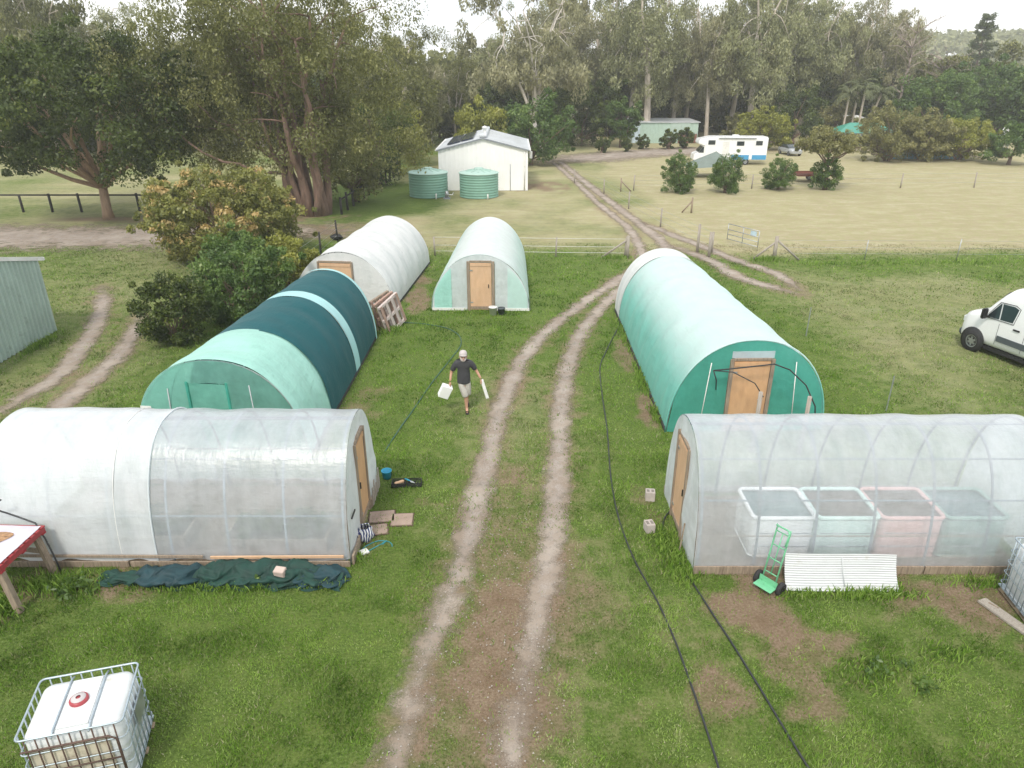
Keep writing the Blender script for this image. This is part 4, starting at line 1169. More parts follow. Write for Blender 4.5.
block((g.x, g.y, .19), R(-12), 'small pinkish concrete block lying on the dark netting', (.20, .15, .14), R(12), mat('pink_concrete', (.50, .40, .35), .9, .15, 6, b=.4), False)
block((2.8, 11.95, 0), R(10), 'pale hollow block on the grass beside the hose', (.18, .22, .20))
block((3.02, 13.1, 0), R(-6), 'pale hollow block at the clear tunnel back corner', (.20, .20, .22))

# pallet table at the left edge
RED = mat('red_pallet_paint', (.32, .035, .04), .6, .3, 6, dirt=(.12, .05, .04), dirt_amt=.2)
PAPER = mat('white_plastic_sheet', (.55, .53, .60), .5, .1, 3)
t = thing('pallet_table', 'red pallet table with white sheet on rough timber legs', 'table', (-9.2, 10.25, 0), R(0))
pz = 1.0
c0, c1, c2 = Vector((.66, .47, pz)), Vector((.05, -.98, pz)), Vector((-.7, .52, pz))     # back-right, front-right, back-left corners (local)
ex = (c0 - c2); ex.z = 0; exn = ex.normalized(); ey = (c1 - c0); eyn = ey.normalized()
eyn = Vector((exn.y, -exn.x, 0))
org = c0
def TP(a, b, z): return org - exn * a + eyn * b + Vector((0, 0, z))
for b in np.linspace(.05, 1.15, 9):
    MB().beam(TP(0, b, -.012), TP(1.2, b, -.012), .10, .02).build('deck_slat', RED, t)
for a in (.04, .6, 1.16):
    MB().beam(TP(a, 0, -.075), TP(a, 1.2, -.075), .05, .095).build('bearer', RED, t)
for b in (.06, .6, 1.14):
    MB().beam(TP(0, b, -.135), TP(1.2, b, -.135), .1, .02).build('bottom_slat', RED, t)
rows = [[TP(.04 + 1.1 * i / 12, .04 + 1.06 * j / 10, .006 + .012 * float(vnoise(i * .7, j * .7, 1, 3))) for j in range(11)] for i in range(13)]
MB().grid(rows).build('plastic_sheet', PAPER, t)
for a, b, sl_ in ((.16, .10, .18), (.10, 1.1, .14), (1.1, .1, -.1), (1.1, 1.1, -.1)):
    p = TP(a, b, -.15); q = Vector((p.x + sl_, p.y - .05, 0.0))
    MB().beam(q, p, .10, .10).build('leg', TIMBER, t)
p = TP(.16, .1, -.5); MB().beam(p, TP(1.1, .1, -.4), .04, .09).build('brace', TIMBER, t)
loc = t.matrix_basis @ TP(.60, .42, .02)
sp = thing('drying_pile', 'brown heap of dried seed on the white table sheet', 'seed heap', (loc.x, loc.y, loc.z))
rr = random.Random(2); rows = []
for i in range(7):
    rows.append([((.24 * i / 6) * math.cos(a) * (1 + .2 * math.sin(3 * a)), (.2 * i / 6) * math.sin(a) * (1 + .15 * math.cos(2 * a)), max(.0, .05 * (1 - (i / 6) ** 2) + rr.uniform(-.006, .006))) for a in np.linspace(0, 2 * math.pi, 21)])
MB().grid(rows).build('heap', mat('dried_seed', (.40, .24, .13), .9, .4, 30, b=.8), sp)
def hose(name, label, pts, r, m, cat='hose', step=.12):
    ln = smooth_line([Vector(p[:2]) for p in pts], step)
    zs = [p[2] if len(p) > 2 else r for p in pts]
    acc = [0]
    for a, b in zip(pts[:-1], pts[1:]): acc.append(acc[-1] + (Vector(b[:2]) - Vector(a[:2])).length)
    run = [0]
    for a, b in zip(ln[:-1], ln[1:]): run.append(run[-1] + (b - a).length)
    z = np.interp(np.array(run) / run[-1] * acc[-1], acc, zs)
    o = MB().tube([(p.x, p.y, float(zz) + .004 + .006 * math.sin(i * .4) ** 2) for i, (p, zz) in enumerate(zip(ln, z))], r, 7).build(name, m)
    return tag(o, label, cat)
HOSE = mat('black_poly_pipe', (.022, .024, .027), .45, .3, 12); GHOSE = mat('green_hose', (.035, .11, .075), .5, .3, 12)
def gp(lst): return [tuple(G(*p).to_2d()) for p in lst]
hose('poly_pipe', 'long black poly pipe lying on grass along the wheel track', gp([(726, 800), (718, 768), (700, 712), (675, 642), (656, 600), (634, 560), (619, 520), (611, 480), (607, 430), (602, 395), (600, 368), (606, 352)]), .017, HOSE)
hose('poly_pipe', 'black poly pipe running from the plywood door corner across bare earth', gp([(822, 790), (806, 766), (790, 740), (760, 690), (734, 648), (708, 608), (690, 580), (672, 553), (663, 535), (664, 520), (670, 512)]), .018, HOSE)
hose('garden_hose', 'green garden hose curving across the lawn past the walking man', gp([(385, 452), (398, 432), (415, 408), (433, 382), (452, 358), (461, 345), (458, 335), (444, 328), (420, 324), (400, 323)]), .016, GHOSE)
hose('thin_hose', 'thin dark hose beside the mint tunnel base', gp([(606, 352), (612, 340), (618, 328), (620, 318)]), .018, HOSE)
t = thing('drip_pipe', 'black irrigation pipe looping down from the pallet table edge', 'pipe', (-8.75, 10.6, 0))
MB().tube([(-.75, .25, 1.28), (-.35, .2, 1.16), (.05, .12, 1.05), (.22, .02, .78), (.34, -.05, .4), (.42, -.1, .02)], .016, 7).build('pipe', HOSE, t)
MB().tube([(-.7, .1, 1.42), (-.55, .12, 1.5), (-.45, .15, 1.53)], .016, 7).build('pipe_end', HOSE, t)
# pipes and posts before the mint tunnel's end wall
t = thing('irrigation_pipe', 'thin black pipes arched across the teal tunnel end from two posts', 'pipe', (6.0, 15.95, 0))
MB().tube([(-1.05, 0, 1.86), (-.5, -.02, 1.93), (.1, -.02, 2.0), (.42, 0, 2.03), (.8, -.05, 1.9), (1.2, -.2, 1.55), (1.45, -.35, 1.05), (1.5, -.45, .5), (1.48, -.5, .02)], .018, 7).build('pipe', HOSE, t)
MB().tube([(-1.05, 0, 1.86), (-.6, -.1, 1.86), (-.1, -.3, 1.65), (.1, -.45, 1.35)], .014, 7).build('pipe', HOSE, t)
MB().tube([(-1.05, 0, 1.86), (-.95, .0, 1.6), (-.9, .1, 1.3)], .016, 7).build('pipe', HOSE, t)
for px, Y, zt, lab in ((761, 15.2, 1.62, 'short round timber post before the plywood door of the mint tunnel'), (810, 15.1, 1.55, 'short round timber post beside the black pipe loop')):
    t = thing('timber_post', lab, 'post', (XA(px, Y, zt), Y, 0))
    MB().tube([(0, 0, -.1), (.01, .01, zt * .5), (0, 0, zt)], [.055, .052, .048], 10).build('shaft', TIMBER_GREY, t)
    MB().tube([(-.06, 0, zt - .2), (.06, 0, zt - .2)], .007, 5).build('wire_tie', GALV, t)

# pavers by the left tunnel's door
PAV = mat('brown_paver', (.33, .25, .205), .9, .2, 4, b=.5)
for (px, py), s_, r_, lab in (((382, 517), (.52, .40), 8, 'square brown paver nearest the plywood door step'), ((402, 520), (.44, .42), 3, 'square brown paver set outermost in the grass'), ((377, 530), (.42, .34), 12, 'square brown paver beside the heap of tools')):
    g = G(px, py); t = thing('stone_paver', lab, 'paver', (g.x, g.y, 0), R(r_), 'pavers by the tunnel door')
    MB().box((0, 0, .012), (s_[0], s_[1], .024)).build('slab', PAV, t, bevel=.008)
    MB().box((0, 0, .006), (s_[0] + .06, s_[1] + .06, .008)).build('bedding', SOIL, t)
# blue bucket
g = G(387, 478); t = thing('bucket', 'bright blue plastic bucket on the grass by the tunnel corner', 'bucket', (g.x, g.y, 0), scale=.68)
BLUEP = mat('blue_plastic', (.015, .33, .52), .4, .1)
MB().lathe([(.001, .01), (.135, .01), (.165, .28), (.178, .285), (.178, .30), (.158, .30), (.13, .03), (.001, .03)], 24).build('tub', BLUEP, t)
MB().tube([(.17 * math.cos(a), .03, .27 - .1 * math.sin(a)) for a in np.linspace(0, math.pi, 12)], .006, 5).build('bucket_handle', GALV, t)
# black basket with bits
g = G(407, 485); t = thing('plastic_crate', 'black plastic trays holding timber offcuts on the grass', 'crate', (g.x, g.y, 0), R(4), scale=.74)
for cx in (-.24, .24):
    for a, b in (((cx - .21, -.15), (cx + .21, -.15)), ((cx - .21, .15), (cx + .21, .15)), ((cx - .21, -.13), (cx - .21, .13)), ((cx + .21, -.13), (cx + .21, .13))):
        for z in (.035, .085, .135): MB().beam((*a, z), (*b, z), .012, .03).build('side_bar', BLACK_PL, t)
        MB().beam((a[0], a[1], 0), (a[0], a[1], .15), .02, .02).build('corner', BLACK_PL, t)
    MB().box((cx, 0, .012), (.42, .3, .012)).build('tray_floor', BLACK_PL, t)
o = thing('timber_offcut', 'pale timber offcuts lying in the black tray', 'offcut', (g.x - .17, g.y, .02), R(20), scale=.74)
MB().box((0, 0, .07), (.30, .10, .05), .3).build('piece', PLY2, o, bevel=.004); MB().box((.02, .05, .03), (.26, .09, .05), -.4).build('piece', PALE_WOOD, o, bevel=.004)
o = thing('hand_trowel', 'small blue handled trowel lying across the black trays', 'trowel', (g.x + .06, g.y - .02, .115), R(-35))
MB().tube([(-.13, 0, .02), (.02, 0, .02)], .014, 8).build('grip', BLUEP, o); MB().prism([(.02, -.012, .015), (.08, -.03, .012), (.18, 0, .01), (.08, .03, .012), (.02, .012, .015)], (0, 0, .004)).build('blade', GALV, o)
# clutter by the tunnel corner: cloth sack, cord, white tile
g = G(366, 540); t = thing('cloth_bag', 'striped white and navy cloth bag slumped at the tunnel corner', 'bag', (g.x, g.y, 0), R(20))
rows = []
for i in range(9):
    z = .30 * i / 8; rr_ = .15 * math.sin(math.pi * (.18 + .68 * i / 8)) ** .6
    rows.append([(rr_ * math.cos(a) * (1.1 + .18 * math.sin(3 * a + i)), rr_ * math.sin(a) * (.9 + .15 * math.cos(4 * a + i * .7)), z + .012) for a in np.linspace(0, 2 * math.pi, 25)])
mb = MB(); mb.grid(rows); bagm, N, L, P_ = nodes_of('striped_cloth')
wv = N.new('ShaderNodeTexWave'); wv.inputs['Scale'].default_value = 5.5; wv.inputs['Distortion'].default_value = 6.0
L.new(N.new('ShaderNodeTexCoord').outputs['Object'], wv.inputs['Vector']); L.new(ramp(N, L, wv.outputs['Fac'], [(.45, (.03, .04, .14)), (.55, (.70, .70, .70))]), P_.inputs['Base Color']); P_.inputs['Roughness'].default_value = .85
mb.build('sack', bagm, t); MB().tube([(.1 * math.cos(a), .02 * math.sin(3 * a), .30 + .1 * math.sin(a)) for a in np.linspace(0, math.pi, 9)], .012, 5).build('strap', bagm, t)
g = G(364, 553); t = thing('white_tile', 'small white square tile on the grass by the striped bag', 'tile', (g.x, g.y, 0), R(35)); MB().box((0, 0, .03), (.17, .15, .03)).build('slab', W_white, t, bevel=.004); MB().box((0, 0, .012), (.15, .13, .018)).build('backing', CONC, t)
g = G(376, 547); t = tag(MB().tube([(g.x + .32 * math.cos(a) * (1 - a / 14), g.y + .18 * math.sin(a * 1.3), .012 + .01 * abs(math.sin(a * 3))) for a in np.linspace(0, 7, 60)], .009, 5).build('rope', mat('teal_rope', (.03, .28, .33), .7)), 'tangled thin teal rope on grass beside the striped bag', 'rope')

# green hand truck
HT = mat('green_tube_paint', (.16, .48, .27), .4, .15, 6, dirt=(.10, .2, .12), dirt_amt=.15)
g0 = G(763, 588); t = thing('hand_truck', 'light green hand truck leaning on the clear tunnel side', 'hand truck', (4.62, 10.16, 0), R(-52))
ln = lambda x, s: (x, .02 + .20 * s, .22 + 1.02 * s)
for x in (-.13, .13): MB().tube([ln(x, -.1), ln(x, .5), ln(x, .93), ln(x * .96, 1.0)], .015, 8).build('side_tube', HT, t)
for s_ in (.12, .38, .64, .9): MB().tube([ln(-.13, s_), ln(.13, s_)], .011, 6).build('cross_bar', HT, t)
MB().tube([ln(0, .1), ln(0, .9)], .010, 6).build('centre_bar', HT, t)
MB().tube([ln(-.13, .98), (-.13, .20, 1.26), (-.10, .12, 1.30), (.14, .12, 1.30), (.19, .06, 1.27)], .015, 8).build('top_grip', HT, t)
MB().tube([ln(.13, .7), (.16, .04, 1.02), (.19, .06, 1.27)], .012, 8).build('loop_handle', HT, t)
MB().box((0, -.10, .13), (.36, .20, .012)).build('toe_plate', HT, t, bevel=.003)
MB().box((0, .0, .19), (.36, .012, .12)).build('back_plate', HT, t, bevel=.003)
MB().tube([(-.24, .05, .13), (.24, .05, .13)], .012, 8).build('axle', HT, t)
for x in (-.23, .23):
    w = wheel(t, x, .05, .13, .075); w.children[0].data.materials[0] = W_white
# white corrugated sheet
t = thing('corrugated_sheet', 'white corrugated roofing sheet leaning on the clear tunnel side', 'sheet', (5.92, 10.3, 0), R(0))
WS = mat('white_corrugate', (.58, .60, .61), .4, .08, 2, dirt=(.42, .40, .35), dirt_amt=.1)
rows = []
for j in range(61):
    s_ = j / 60; z = .02 + .62 * s_; y = -.24 + .26 * s_ ** .55 + .010 * math.sin(j * 2 * math.pi / 4)
    rows.append([(x * (1.0 + .02 * (1 - s_)) + .05 * (1 - s_) ** 2, y + .02 * math.sin(x * 2.2), z + .006 * math.cos(j * 2 * math.pi / 4) - .03 * (x + 1)) for x in np.linspace(-1.02, 1.0, 17)])
for r_ in rows:
    for i, p in enumerate(r_): r_[i] = (p[0], p[1], max(.008, p[2] + .05))
MB().grid(rows).build('sheet', WS, t)
MB().tube([(.0, -.03, .62), (.03, -.09, .36), (.06, -.21, .12)], .008, 5).build('fold_line', WS, t)
# planks
a, b = G(981, 601), G(1030, 636)
t = thing('timber_plank', 'weathered timber plank on bare earth before the caged tank', 'plank', (a.x, a.y, 0))
MB().beam((0, 0, .03), (b.x - a.x, b.y - a.y, .03), .20, .04).build('board', TIMBER_GREY, t, bevel=.004)
MB().beam((.06, -.1, .056), (.15, -.24, .056), .02, .012).build('splinter', TIMBER, t)

# pallets leaning on the banded tunnel's back corner
def pallet(loc, rot, label, mats, n=7):
    t = thing('timber_pallet', label, 'pallet', loc, 0, 'pallets stacked on edge between tunnels'); t.rotation_euler = rot
    for i in range(n): MB().box((-.5 + i / (n - 1), .06, .6), (.09, .02, 1.15)).build('slat', mats[i % len(mats)], t)
    for z in (.06, .6, 1.14): MB().box((0, .0, z), (1.1, .095, .09)).build('bearer', mats[0], t)
    for i in range(4): MB().box((-.48 + i * .32, -.06, .6), (.1, .02, 1.15)).build('back_slat', mats[(i + 1) % len(mats)], t)
PW2 = wood('pink_pallet_wood', (.45, .30, .24), (.20, .12, .09)); PW3 = wood('pale_pallet_wood', (.62, .55, .52), (.36, .28, .25))
for k, (mm, lab) in enumerate([((TIMBER, PW2), 'dark timber pallet on edge against the banded teal tunnel'), ((PW2, TIMBER), 'reddish timber pallet on edge in the middle of the pile'), ((PW3, PW2, PW3), 'pale pinkish timber pallet on edge, outermost of the leaning pile')]):
    pallet((-4.62 + .22 * k, 24.55 - .10 * k, 0), (R(-6), R(-8 - 4 * k), R(62)), lab, mm)
# bits by tunnels
g = G(540, 318, .2); t = thing('plastic_tub', 'grey white tubs stacked on grass by the pale mint tunnel door', 'tub', (.02 - .75, 25.85, 0))
for x, y, r_, h in ((0, 0, .16, .3), (.32, .05, .14, .24)): MB().lathe([(.001, .012), (r_ * .8, .012), (r_, h), (r_ * 1.08, h), (r_ * 1.05, h + .03), (.001, h - .02)], 16, (x, y, 0)).build('pot', W_white if x == 0 else GREYPL, t)
t = thing('rubbish_bag', 'black plastic bag on the grass by the wire fence', 'bag', (G(337, 240).x, G(337, 240).y, 0))
rows = [[(.34 * math.sin(math.pi * (.1 + .85 * i / 7)) * math.cos(a) * (1 + .15 * math.sin(3 * a + i)), .26 * math.sin(math.pi * (.1 + .85 * i / 7)) * math.sin(a), .01 + .36 * i / 7) for a in np.linspace(0, 2 * math.pi, 19)] for i in range(8)]
MB().grid(rows).build('sack', BLACK_PL, t); MB().tube([(0, 0, .34), (.02, .03, .46)], [.03, .06], 7).build('neck', BLACK_PL, t)
tufts('tall_grass', [(3.05, 11.3, .3, .9, 800, .17), (3.25, 10.6, .3, .4, 350, .15), (5.2, 9.98, .5, .12, 350, .14), (6.4, 9.98, .9, .14, 700, .15), (6.9, 10.3, .25, .3, 150, .12), (-8.3, 10.25, .8, .3, 900, .22), (-9.1, 9.6, .6, .5, 700, .2), (-3.6, 10.3, .5, .2, 400, .16),
    (-3.0, 11.0, .2, .3, 120, .14), (-4.3, 24.0, .5, .5, 300, .22), (-1.2, 26.1, 2.2, .25, 500, .12), (3.95, 19.5, .2, 1.5, 400, .22), (3.9, 17.2, .2, .6, 200, .2), (3.95, 23.5, .2, 1.5, 300, .2), (8.7, 10.3, .9, .2, 250, .14), (-16.1, 22.6, .25, 1.3, 500, .2),
    (5.2, 34.7, .9, .3, 300, .22), (12.6, 34.3, .9, .4, 400, .25), (16, 33.6, 4, .4, 500, .2), (22, 33.8, 4, .4, 400, .2), (-1.0, 34.6, 2.0, .3, 300, .2), (-9.4, 31.0, .6, 2.0, 500, .25), (-5.6, 10.15, 1.6, .12, 500, .13), (9.3, 7.4, .5, .4, 200, .15), (5.7, 8.2, .8, .5, 300, .12), (7.0, 8.6, .6, .3, 250, .12)],
    'tall grass and weeds around tunnel bases and fence posts', 5)
# ------------------------------------------------------------------ walking man
SKIN = mat('skin', (.52, .29, .20), .55, .1, 12); SHIRT = mat('charcoal_cotton', (.045, .045, .05), .9, .2, 6, b=.4); SHORTS = mat('stone_cotton', (.42, .40, .36), .9, .15, 5, b=.4)
CAPM = mat('white_cap', (.47, .43, .42), .8, .1, 8); SHOE = mat('dark_sandal', (.03, .025, .022), .7); HAIRM = mat('grey_beard', (.42, .36, .33), .9, .25, 30, b=.6); WFOAM = mat('white_foam', (.82, .82, .82), .6, .05, 3)
def skin_mesh(name, m, parent, chains, sub=2):
    """chains: lists of (point, radius) sharing points -> one continuous skinned surface"""
    me = bpy.data.meshes.new(name); vs = []; es = []; rs = []; idx = {}
    for ch in chains:
        prev = None
        for p, r in ch:
            key = tuple(round(c, 4) for c in p)
            if key not in idx:
                idx[key] = len(vs); vs.append(p); rs.append(r)
            if prev is not None: es.append((prev, idx[key]))
            prev = idx[key]
    me.from_pydata(vs, es, [])
    o = bpy.data.objects.new(name, me); COL.objects.link(o)
    md = o.modifiers.new('skin', 'SKIN'); md.use_smooth_shade = True
    for i, r in enumerate(rs):
        sv = me.skin_vertices[0].data[i]
        sv.radius = r if hasattr(r, '__len__') else (r, r)
        sv.use_root = (i == 0)
    ss = o.modifiers.new('sub', 'SUBSURF'); ss.levels = sub; ss.render_levels = sub
    bpy.context.view_layer.update()
    ev = o.evaluated_get(bpy.context.evaluated_depsgraph_get())
    me2 = bpy.data.meshes.new_from_object(ev)
    bpy.data.objects.remove(o)
    for p in me2.polygons: p.use_smooth = True
    me2.materials.clear(); me2.materials.append(m)
    o = bpy.data.objects.new(name, me2); COL.objects.link(o); o.parent = parent
    return o
man = thing('person', 'man in charcoal shirt, pale shorts and cap walking with white boxes', 'person', (-1.31, 17.55, 0), R(6))
# local frame: faces -y (towards the lens); x right in the picture. Mid-stride: right leg (x<0) forward-bearing, other leg back
pel = (0, 0, .93); chest = (.0, -.03, 1.30); neck = (.0, -.05, 1.47); head = (0, -.07, 1.60)
hipR, hipL = (-.09, 0, .90), (.09, 0, .90)
kneeF, ankF, toeF = (.03, -.13, .50), (.055, -.10, .085), (.06, -.26, .035)       # bearing leg, set forward
kneeB, ankB, toeB = (.10, -.02, .50), (.09, .30, .22), (.09, .24, .07)          # trailing leg, heel lifted
shR, shL = (-.20, -.02, 1.41), (.20, -.02, 1.41)
elR, wrR = (-.33, .02, 1.14), (-.37, -.08, .92)
elL, wrL = (.35, .01, 1.16), (.46, -.06, .95)
sk = [[(pel, (.15, .11)), ((0, -.01, 1.10), (.145, .11)), (chest, (.165, .115)), ((0, -.04, 1.42), (.10, .08)), (neck, .058), ((0, -.06, 1.53), .07), ((0, -.07, 1.61), (.088, .103)), ((0, -.065, 1.69), (.068, .084))],
      [((0, -.04, 1.42), (.10, .08)), (shR, .058), ((-.27, .0, 1.28), .05), (elR, .042), ((-.352, -.03, 1.03), .038), (wrR, .028)],
      [((0, -.04, 1.42), (.10, .08)), (shL, .058), ((.28, .0, 1.28), .05), (elL, .042), ((.41, -.02, 1.05), .038), (wrL, .028)],
      [(pel, (.15, .11)), (hipR, .09), ((-.03, -.07, .72), .078), (kneeF, .058), ((.045, -.10, .32), .055), (ankF, .038), ((.06, -.16, .05), .04), (toeF, .03)],
      [(pel, (.15, .11)), (hipL, .09), ((.10, -.02, .72), .078), (kneeB, .056), ((.095, .16, .36), .052), (ankB, .038), ((.09, .29, .12), .036), (toeB, .03)]]
skin_mesh('body', SKIN, man, sk)
def hand(wr, s):
    x, y, z = wr; ch = []
    palm = (x + .015 * s, y - .015, z - .07)
    for i, (dx, l) in enumerate(((-.03, .075), (-.01, .085), (.01, .08), (.028, .065))):
        b = (palm[0] + s * .004, palm[1] + dx, palm[2] - .02)
        ch.append([(wr, .026), (palm, (.036, .022)), (b, .011), ((b[0] - s * .012, b[1], b[2] - l * .55), .0095), ((b[0] - s * .035, b[1], b[2] - l * .62), .0085)])
    ch.append([(wr, .026), ((x - .005 * s, y - .05, z - .045), .012), ((x - .025 * s, y - .06, z - .085), .0095)])
    return ch
for wr, s in ((wrR, -1), (wrL, 1)):
    skin_mesh('hand', SKIN, man, hand(wr, s), 1)
skin_mesh('shirt', SHIRT, man, [[((0, 0, .80), (.20, .16)), ((0, 0, .88), (.198, .158)), ((0, -.01, 1.02), (.195, .158)), ((0, -.02, 1.18), (.185, .145)), (chest, (.195, .14)), ((0, -.035, 1.40), (.15, .115)), ((0, -.045, 1.46), (.10, .095)), ((0, -.05, 1.50), (.085, .085))],
    [((0, -.035, 1.40), (.15, .115)), ((-.185, -.02, 1.425), .112), ((-.265, .0, 1.29), .082), ((-.305, .01, 1.17), .080)], [((0, -.035, 1.40), (.15, .115)), ((.185, -.02, 1.425), .112), ((.275, .0, 1.29), .082), ((.325, .01, 1.18), .080)]])
skin_mesh('shorts', SHORTS, man, [[((0, 0, .98), (.165, .13)), ((0, 0, .90), (.17, .135)), ((-.085, -.02, .82), .112), ((-.03, -.08, .68), .104), ((.02, -.125, .52), .095), ((.03, -.13, .44), .092)],
    [((0, 0, .90), (.17, .135)), ((.09, -.01, .82), .112), ((.10, -.02, .68), .104), ((.105, -.01, .52), .093), ((.105, .04, .45), .088)]])
_before = set(bpy.data.objects)
rows = []
for z, rx, ry in ((1.625, .094, .106), (1.66, .097, .110), (1.70, .090, .102), (1.735, .066, .076), (1.752, .03, .035), (1.755, .001, .001)):
    rows.append([(rx * math.cos(a), -.062 + ry * math.sin(a), z) for a in np.linspace(0, 2 * math.pi, 25)])
cp = MB().grid(rows).build('cap', CAPM, man)
MB().grid([[(.075 * math.cos(a), -.155 - s_ * .05 * math.sin(a), 1.665 - .006 * s_) for a in np.linspace(0, math.pi, 11)] for s_ in (0, .5, 1)]).build('cap_peak', CAPM, cp)
MB().lathe([(.001, -.016), (.014, -.012), (.018, 0), (.012, .02), (.001, .03)], 10, (0, -.165, 1.575)).build('nose', SKIN, man)
for x in (-.031, .031):
    MB().lathe([(.001, -.010), (.009, -.006), (.011, 0), (.009, .006), (.001, .010)], 10, (x, -.150, 1.602)).build('eye', mat('eye_dark', (.04, .03, .025), .3), man)
for x in (-.083, .083): MB().lathe([(.001, -.03), (.014, -.02), (.018, .0), (.014, .025), (.001, .03)], 10, (x, -.06, 1.59)).build('ear', SKIN, man)
rows = []
for z, rx, ry, yc in ((1.495, .03, .03, -.125), (1.515, .06, .055, -.115), (1.54, .074, .066, -.103), (1.565, .080, .06, -.092), (1.59, .083, .03, -.075)):
    rows.append([(rx * math.cos(a), yc - ry * math.sin(a), z) for a in np.linspace(-.25, math.pi + .25, 17)])
MB().grid(rows).build('beard', HAIRM, man)
MB().box((0, -.166, 1.546), (.036, .012, .010)).build('mouth', mat('lip', (.40, .16, .14), .6), man, bevel=.003)
for o in set(bpy.data.objects) - _before:      # head pieces a touch larger, lifted onto the neck
    if o.parent == man:
        o.scale = (1.12, 1.12, 1.12); o.location = (0, .062 * .12, -1.5 * .12 + .01)
for (tx, ty, tz), rot in ((toeF, 0.0), (toeB, R(-50))):
    sh = MB().prism([(-.045, -.06, 0), (.045, -.06, 0), (.048, .06, 0), (.035, .20, 0), (-.035, .20, 0), (-.048, .06, 0)], (0, 0, .03)).build('sandal', SHOE, man, bevel=.006)
    sh.location = (tx, ty + .0, max(.004, tz - .045)); sh.rotation_euler = (-rot if False else rot, 0, 0)
    if rot: sh.location = (tx, ty - .02, .035); sh.rotation_euler = (R(38), 0, 0)
    st = MB().tube([(-.045, .02, .02), (-.03, .0, .075), (.03, .0, .075), (.045, .02, .02)], .010, 6).build('strap', SHOE, sh)
# white open crate in one hand, narrow white board in the other
mw = man.matrix_basis
t = thing('foam_box', 'white foam box hanging open from the walking man hand', 'box', mw @ Vector((-.44, -.10, .80)), R(6))
t.rotation_euler = (R(10), R(24), R(14))
Wd, Hd, Dd = .25, .36, .17
for nm, c, d in (('side_panel', (-Wd / 2, 0, -Hd / 2), (.03, Dd, Hd)), ('side_panel', (Wd / 2, 0, -Hd / 2), (.03, Dd, Hd)), ('end_panel', (0, 0, -.015), (Wd - .032, Dd, .03)), ('base_panel', (0, -Dd / 2, -Hd / 2), (Wd + .028, .03, Hd + .002)), ('rim_panel', (0, Dd / 2 - .02, -Hd / 2), (Wd - .034, .03, Hd - .034))):
    MB().box(c, d).build(nm, WFOAM, t, bevel=.006)
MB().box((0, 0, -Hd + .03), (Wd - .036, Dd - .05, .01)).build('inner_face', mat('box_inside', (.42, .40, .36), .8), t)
t = thing('foam_board', 'narrow white foam board held edge-on by the walking man', 'board', mw @ Vector((.49, -.07, .90)), R(0))
t.rotation_euler = (R(4), R(-15), R(10))
MB().box((0, 0, -.28), (.085, .03, .62)).build('panel', WFOAM, t, bevel=.006)
MB().box((0, -.021, -.28), (.06, .012, .56)).build('lip', WFOAM, t, bevel=.004)

# ------------------------------------------------------------------ fences
def rail_fence(label, pts, h, rails, m, r=.06, group=None, lean=0.0, name='rail_fence', wire=False, wm=GALV, wr=.006):
    t = thing(name, label, 'fence', (pts[0][0], pts[0][1], 0), 0, group); ox, oy = pts[0]
    rng = random.Random(label)
    src = MB().tube([(0, 0, -.1), (0, 0, h)], [r, r * .95], 8).build('post', m, t)
    for i, (x, y) in enumerate(pts):
        o = src if i == 0 else child('post', src, t)
        o.location = (x - ox, y - oy, 0); o.rotation_euler = (rng.uniform(-.03, .03), lean + rng.uniform(-.04, .04), rng.uniform(0, 3)); o.scale = (1, 1, rng.uniform(.94, 1.05))
    for z in rails:
        if wire:
            MB().tube([(x - ox, y - oy, z) for x, y in pts], wr, 5).build('wire', wm, t)
        else:
            for a, b in zip(pts[:-1], pts[1:]):
                MB().beam((a[0] - ox, a[1] - oy - .05, z), (b[0] - ox, b[1] - oy - .05, z), .05, .10).build('rail', m, t)
    return t
rail_fence('black timber rail fence behind the dark leafy tree', [(-42 + 1.93 * i, 47.3) for i in range(13)], 1.18, (1.12,), DARKWOOD, .085)
f2 = [(-11.1 - .0 + .07 * i, 46.5 + 1.55 * i) for i in range(14)]
rail_fence('dark timber post fence running back to the green tanks', f2, 1.15, (.95,), DARKWOOD, .08)
WIREPOST = TIMBER_GREY
lf = [(-10.3, 29.0), (-9.8, 32.0), (-9.6, 35.0), (-9.55, 38.5)]
rail_fence('leaning timber and wire fence by the flowering shrub', lf, 1.25, (.35, .7, 1.1), DARKWOOD, .05, wire=True, name='wire_fence')
rail_fence('low wire fence across the lawn beyond the middle tunnels', [(-3.9, 35.3), (-.9, 35.2), (2.2, 35.0), (5.65, 34.85)], 1.0, (.25, .55, .95), TIMBER_GREY, .045, wire=True, name='wire_fence', wm=W_white, wr=.010)
rail_fence('long wire fence along the edge of the straw paddock', [(13.0, 34.6), (17.5, 34.5), (22.0, 34.4), (27, 34.3), (33, 34.2), (40, 34.1)], 1.0, (.3, .6, .95), GALV, .022, wire=True, name='wire_fence')
rail_fence('wire fence slanting from the gateway to the far wheel track', [(10.3, 36.0), (8.9, 42.5), (7.9, 48.5), (7.0, 55.0), (5.2, 60.5)], 1.1, (.3, .65, 1.0), TIMBER_GREY, .05, wire=True, name='wire_fence')
rail_fence('far wire fence in front of the round paddock trees', [(9.5, 56.5), (14, 57), (19, 57.4), (25, 57.6), (31, 57.8), (37, 58), (43, 58), (50, 58)], 1.15, (.4, .75, 1.1), TIMBER_GREY, .055, wire=True, name='wire_fence')
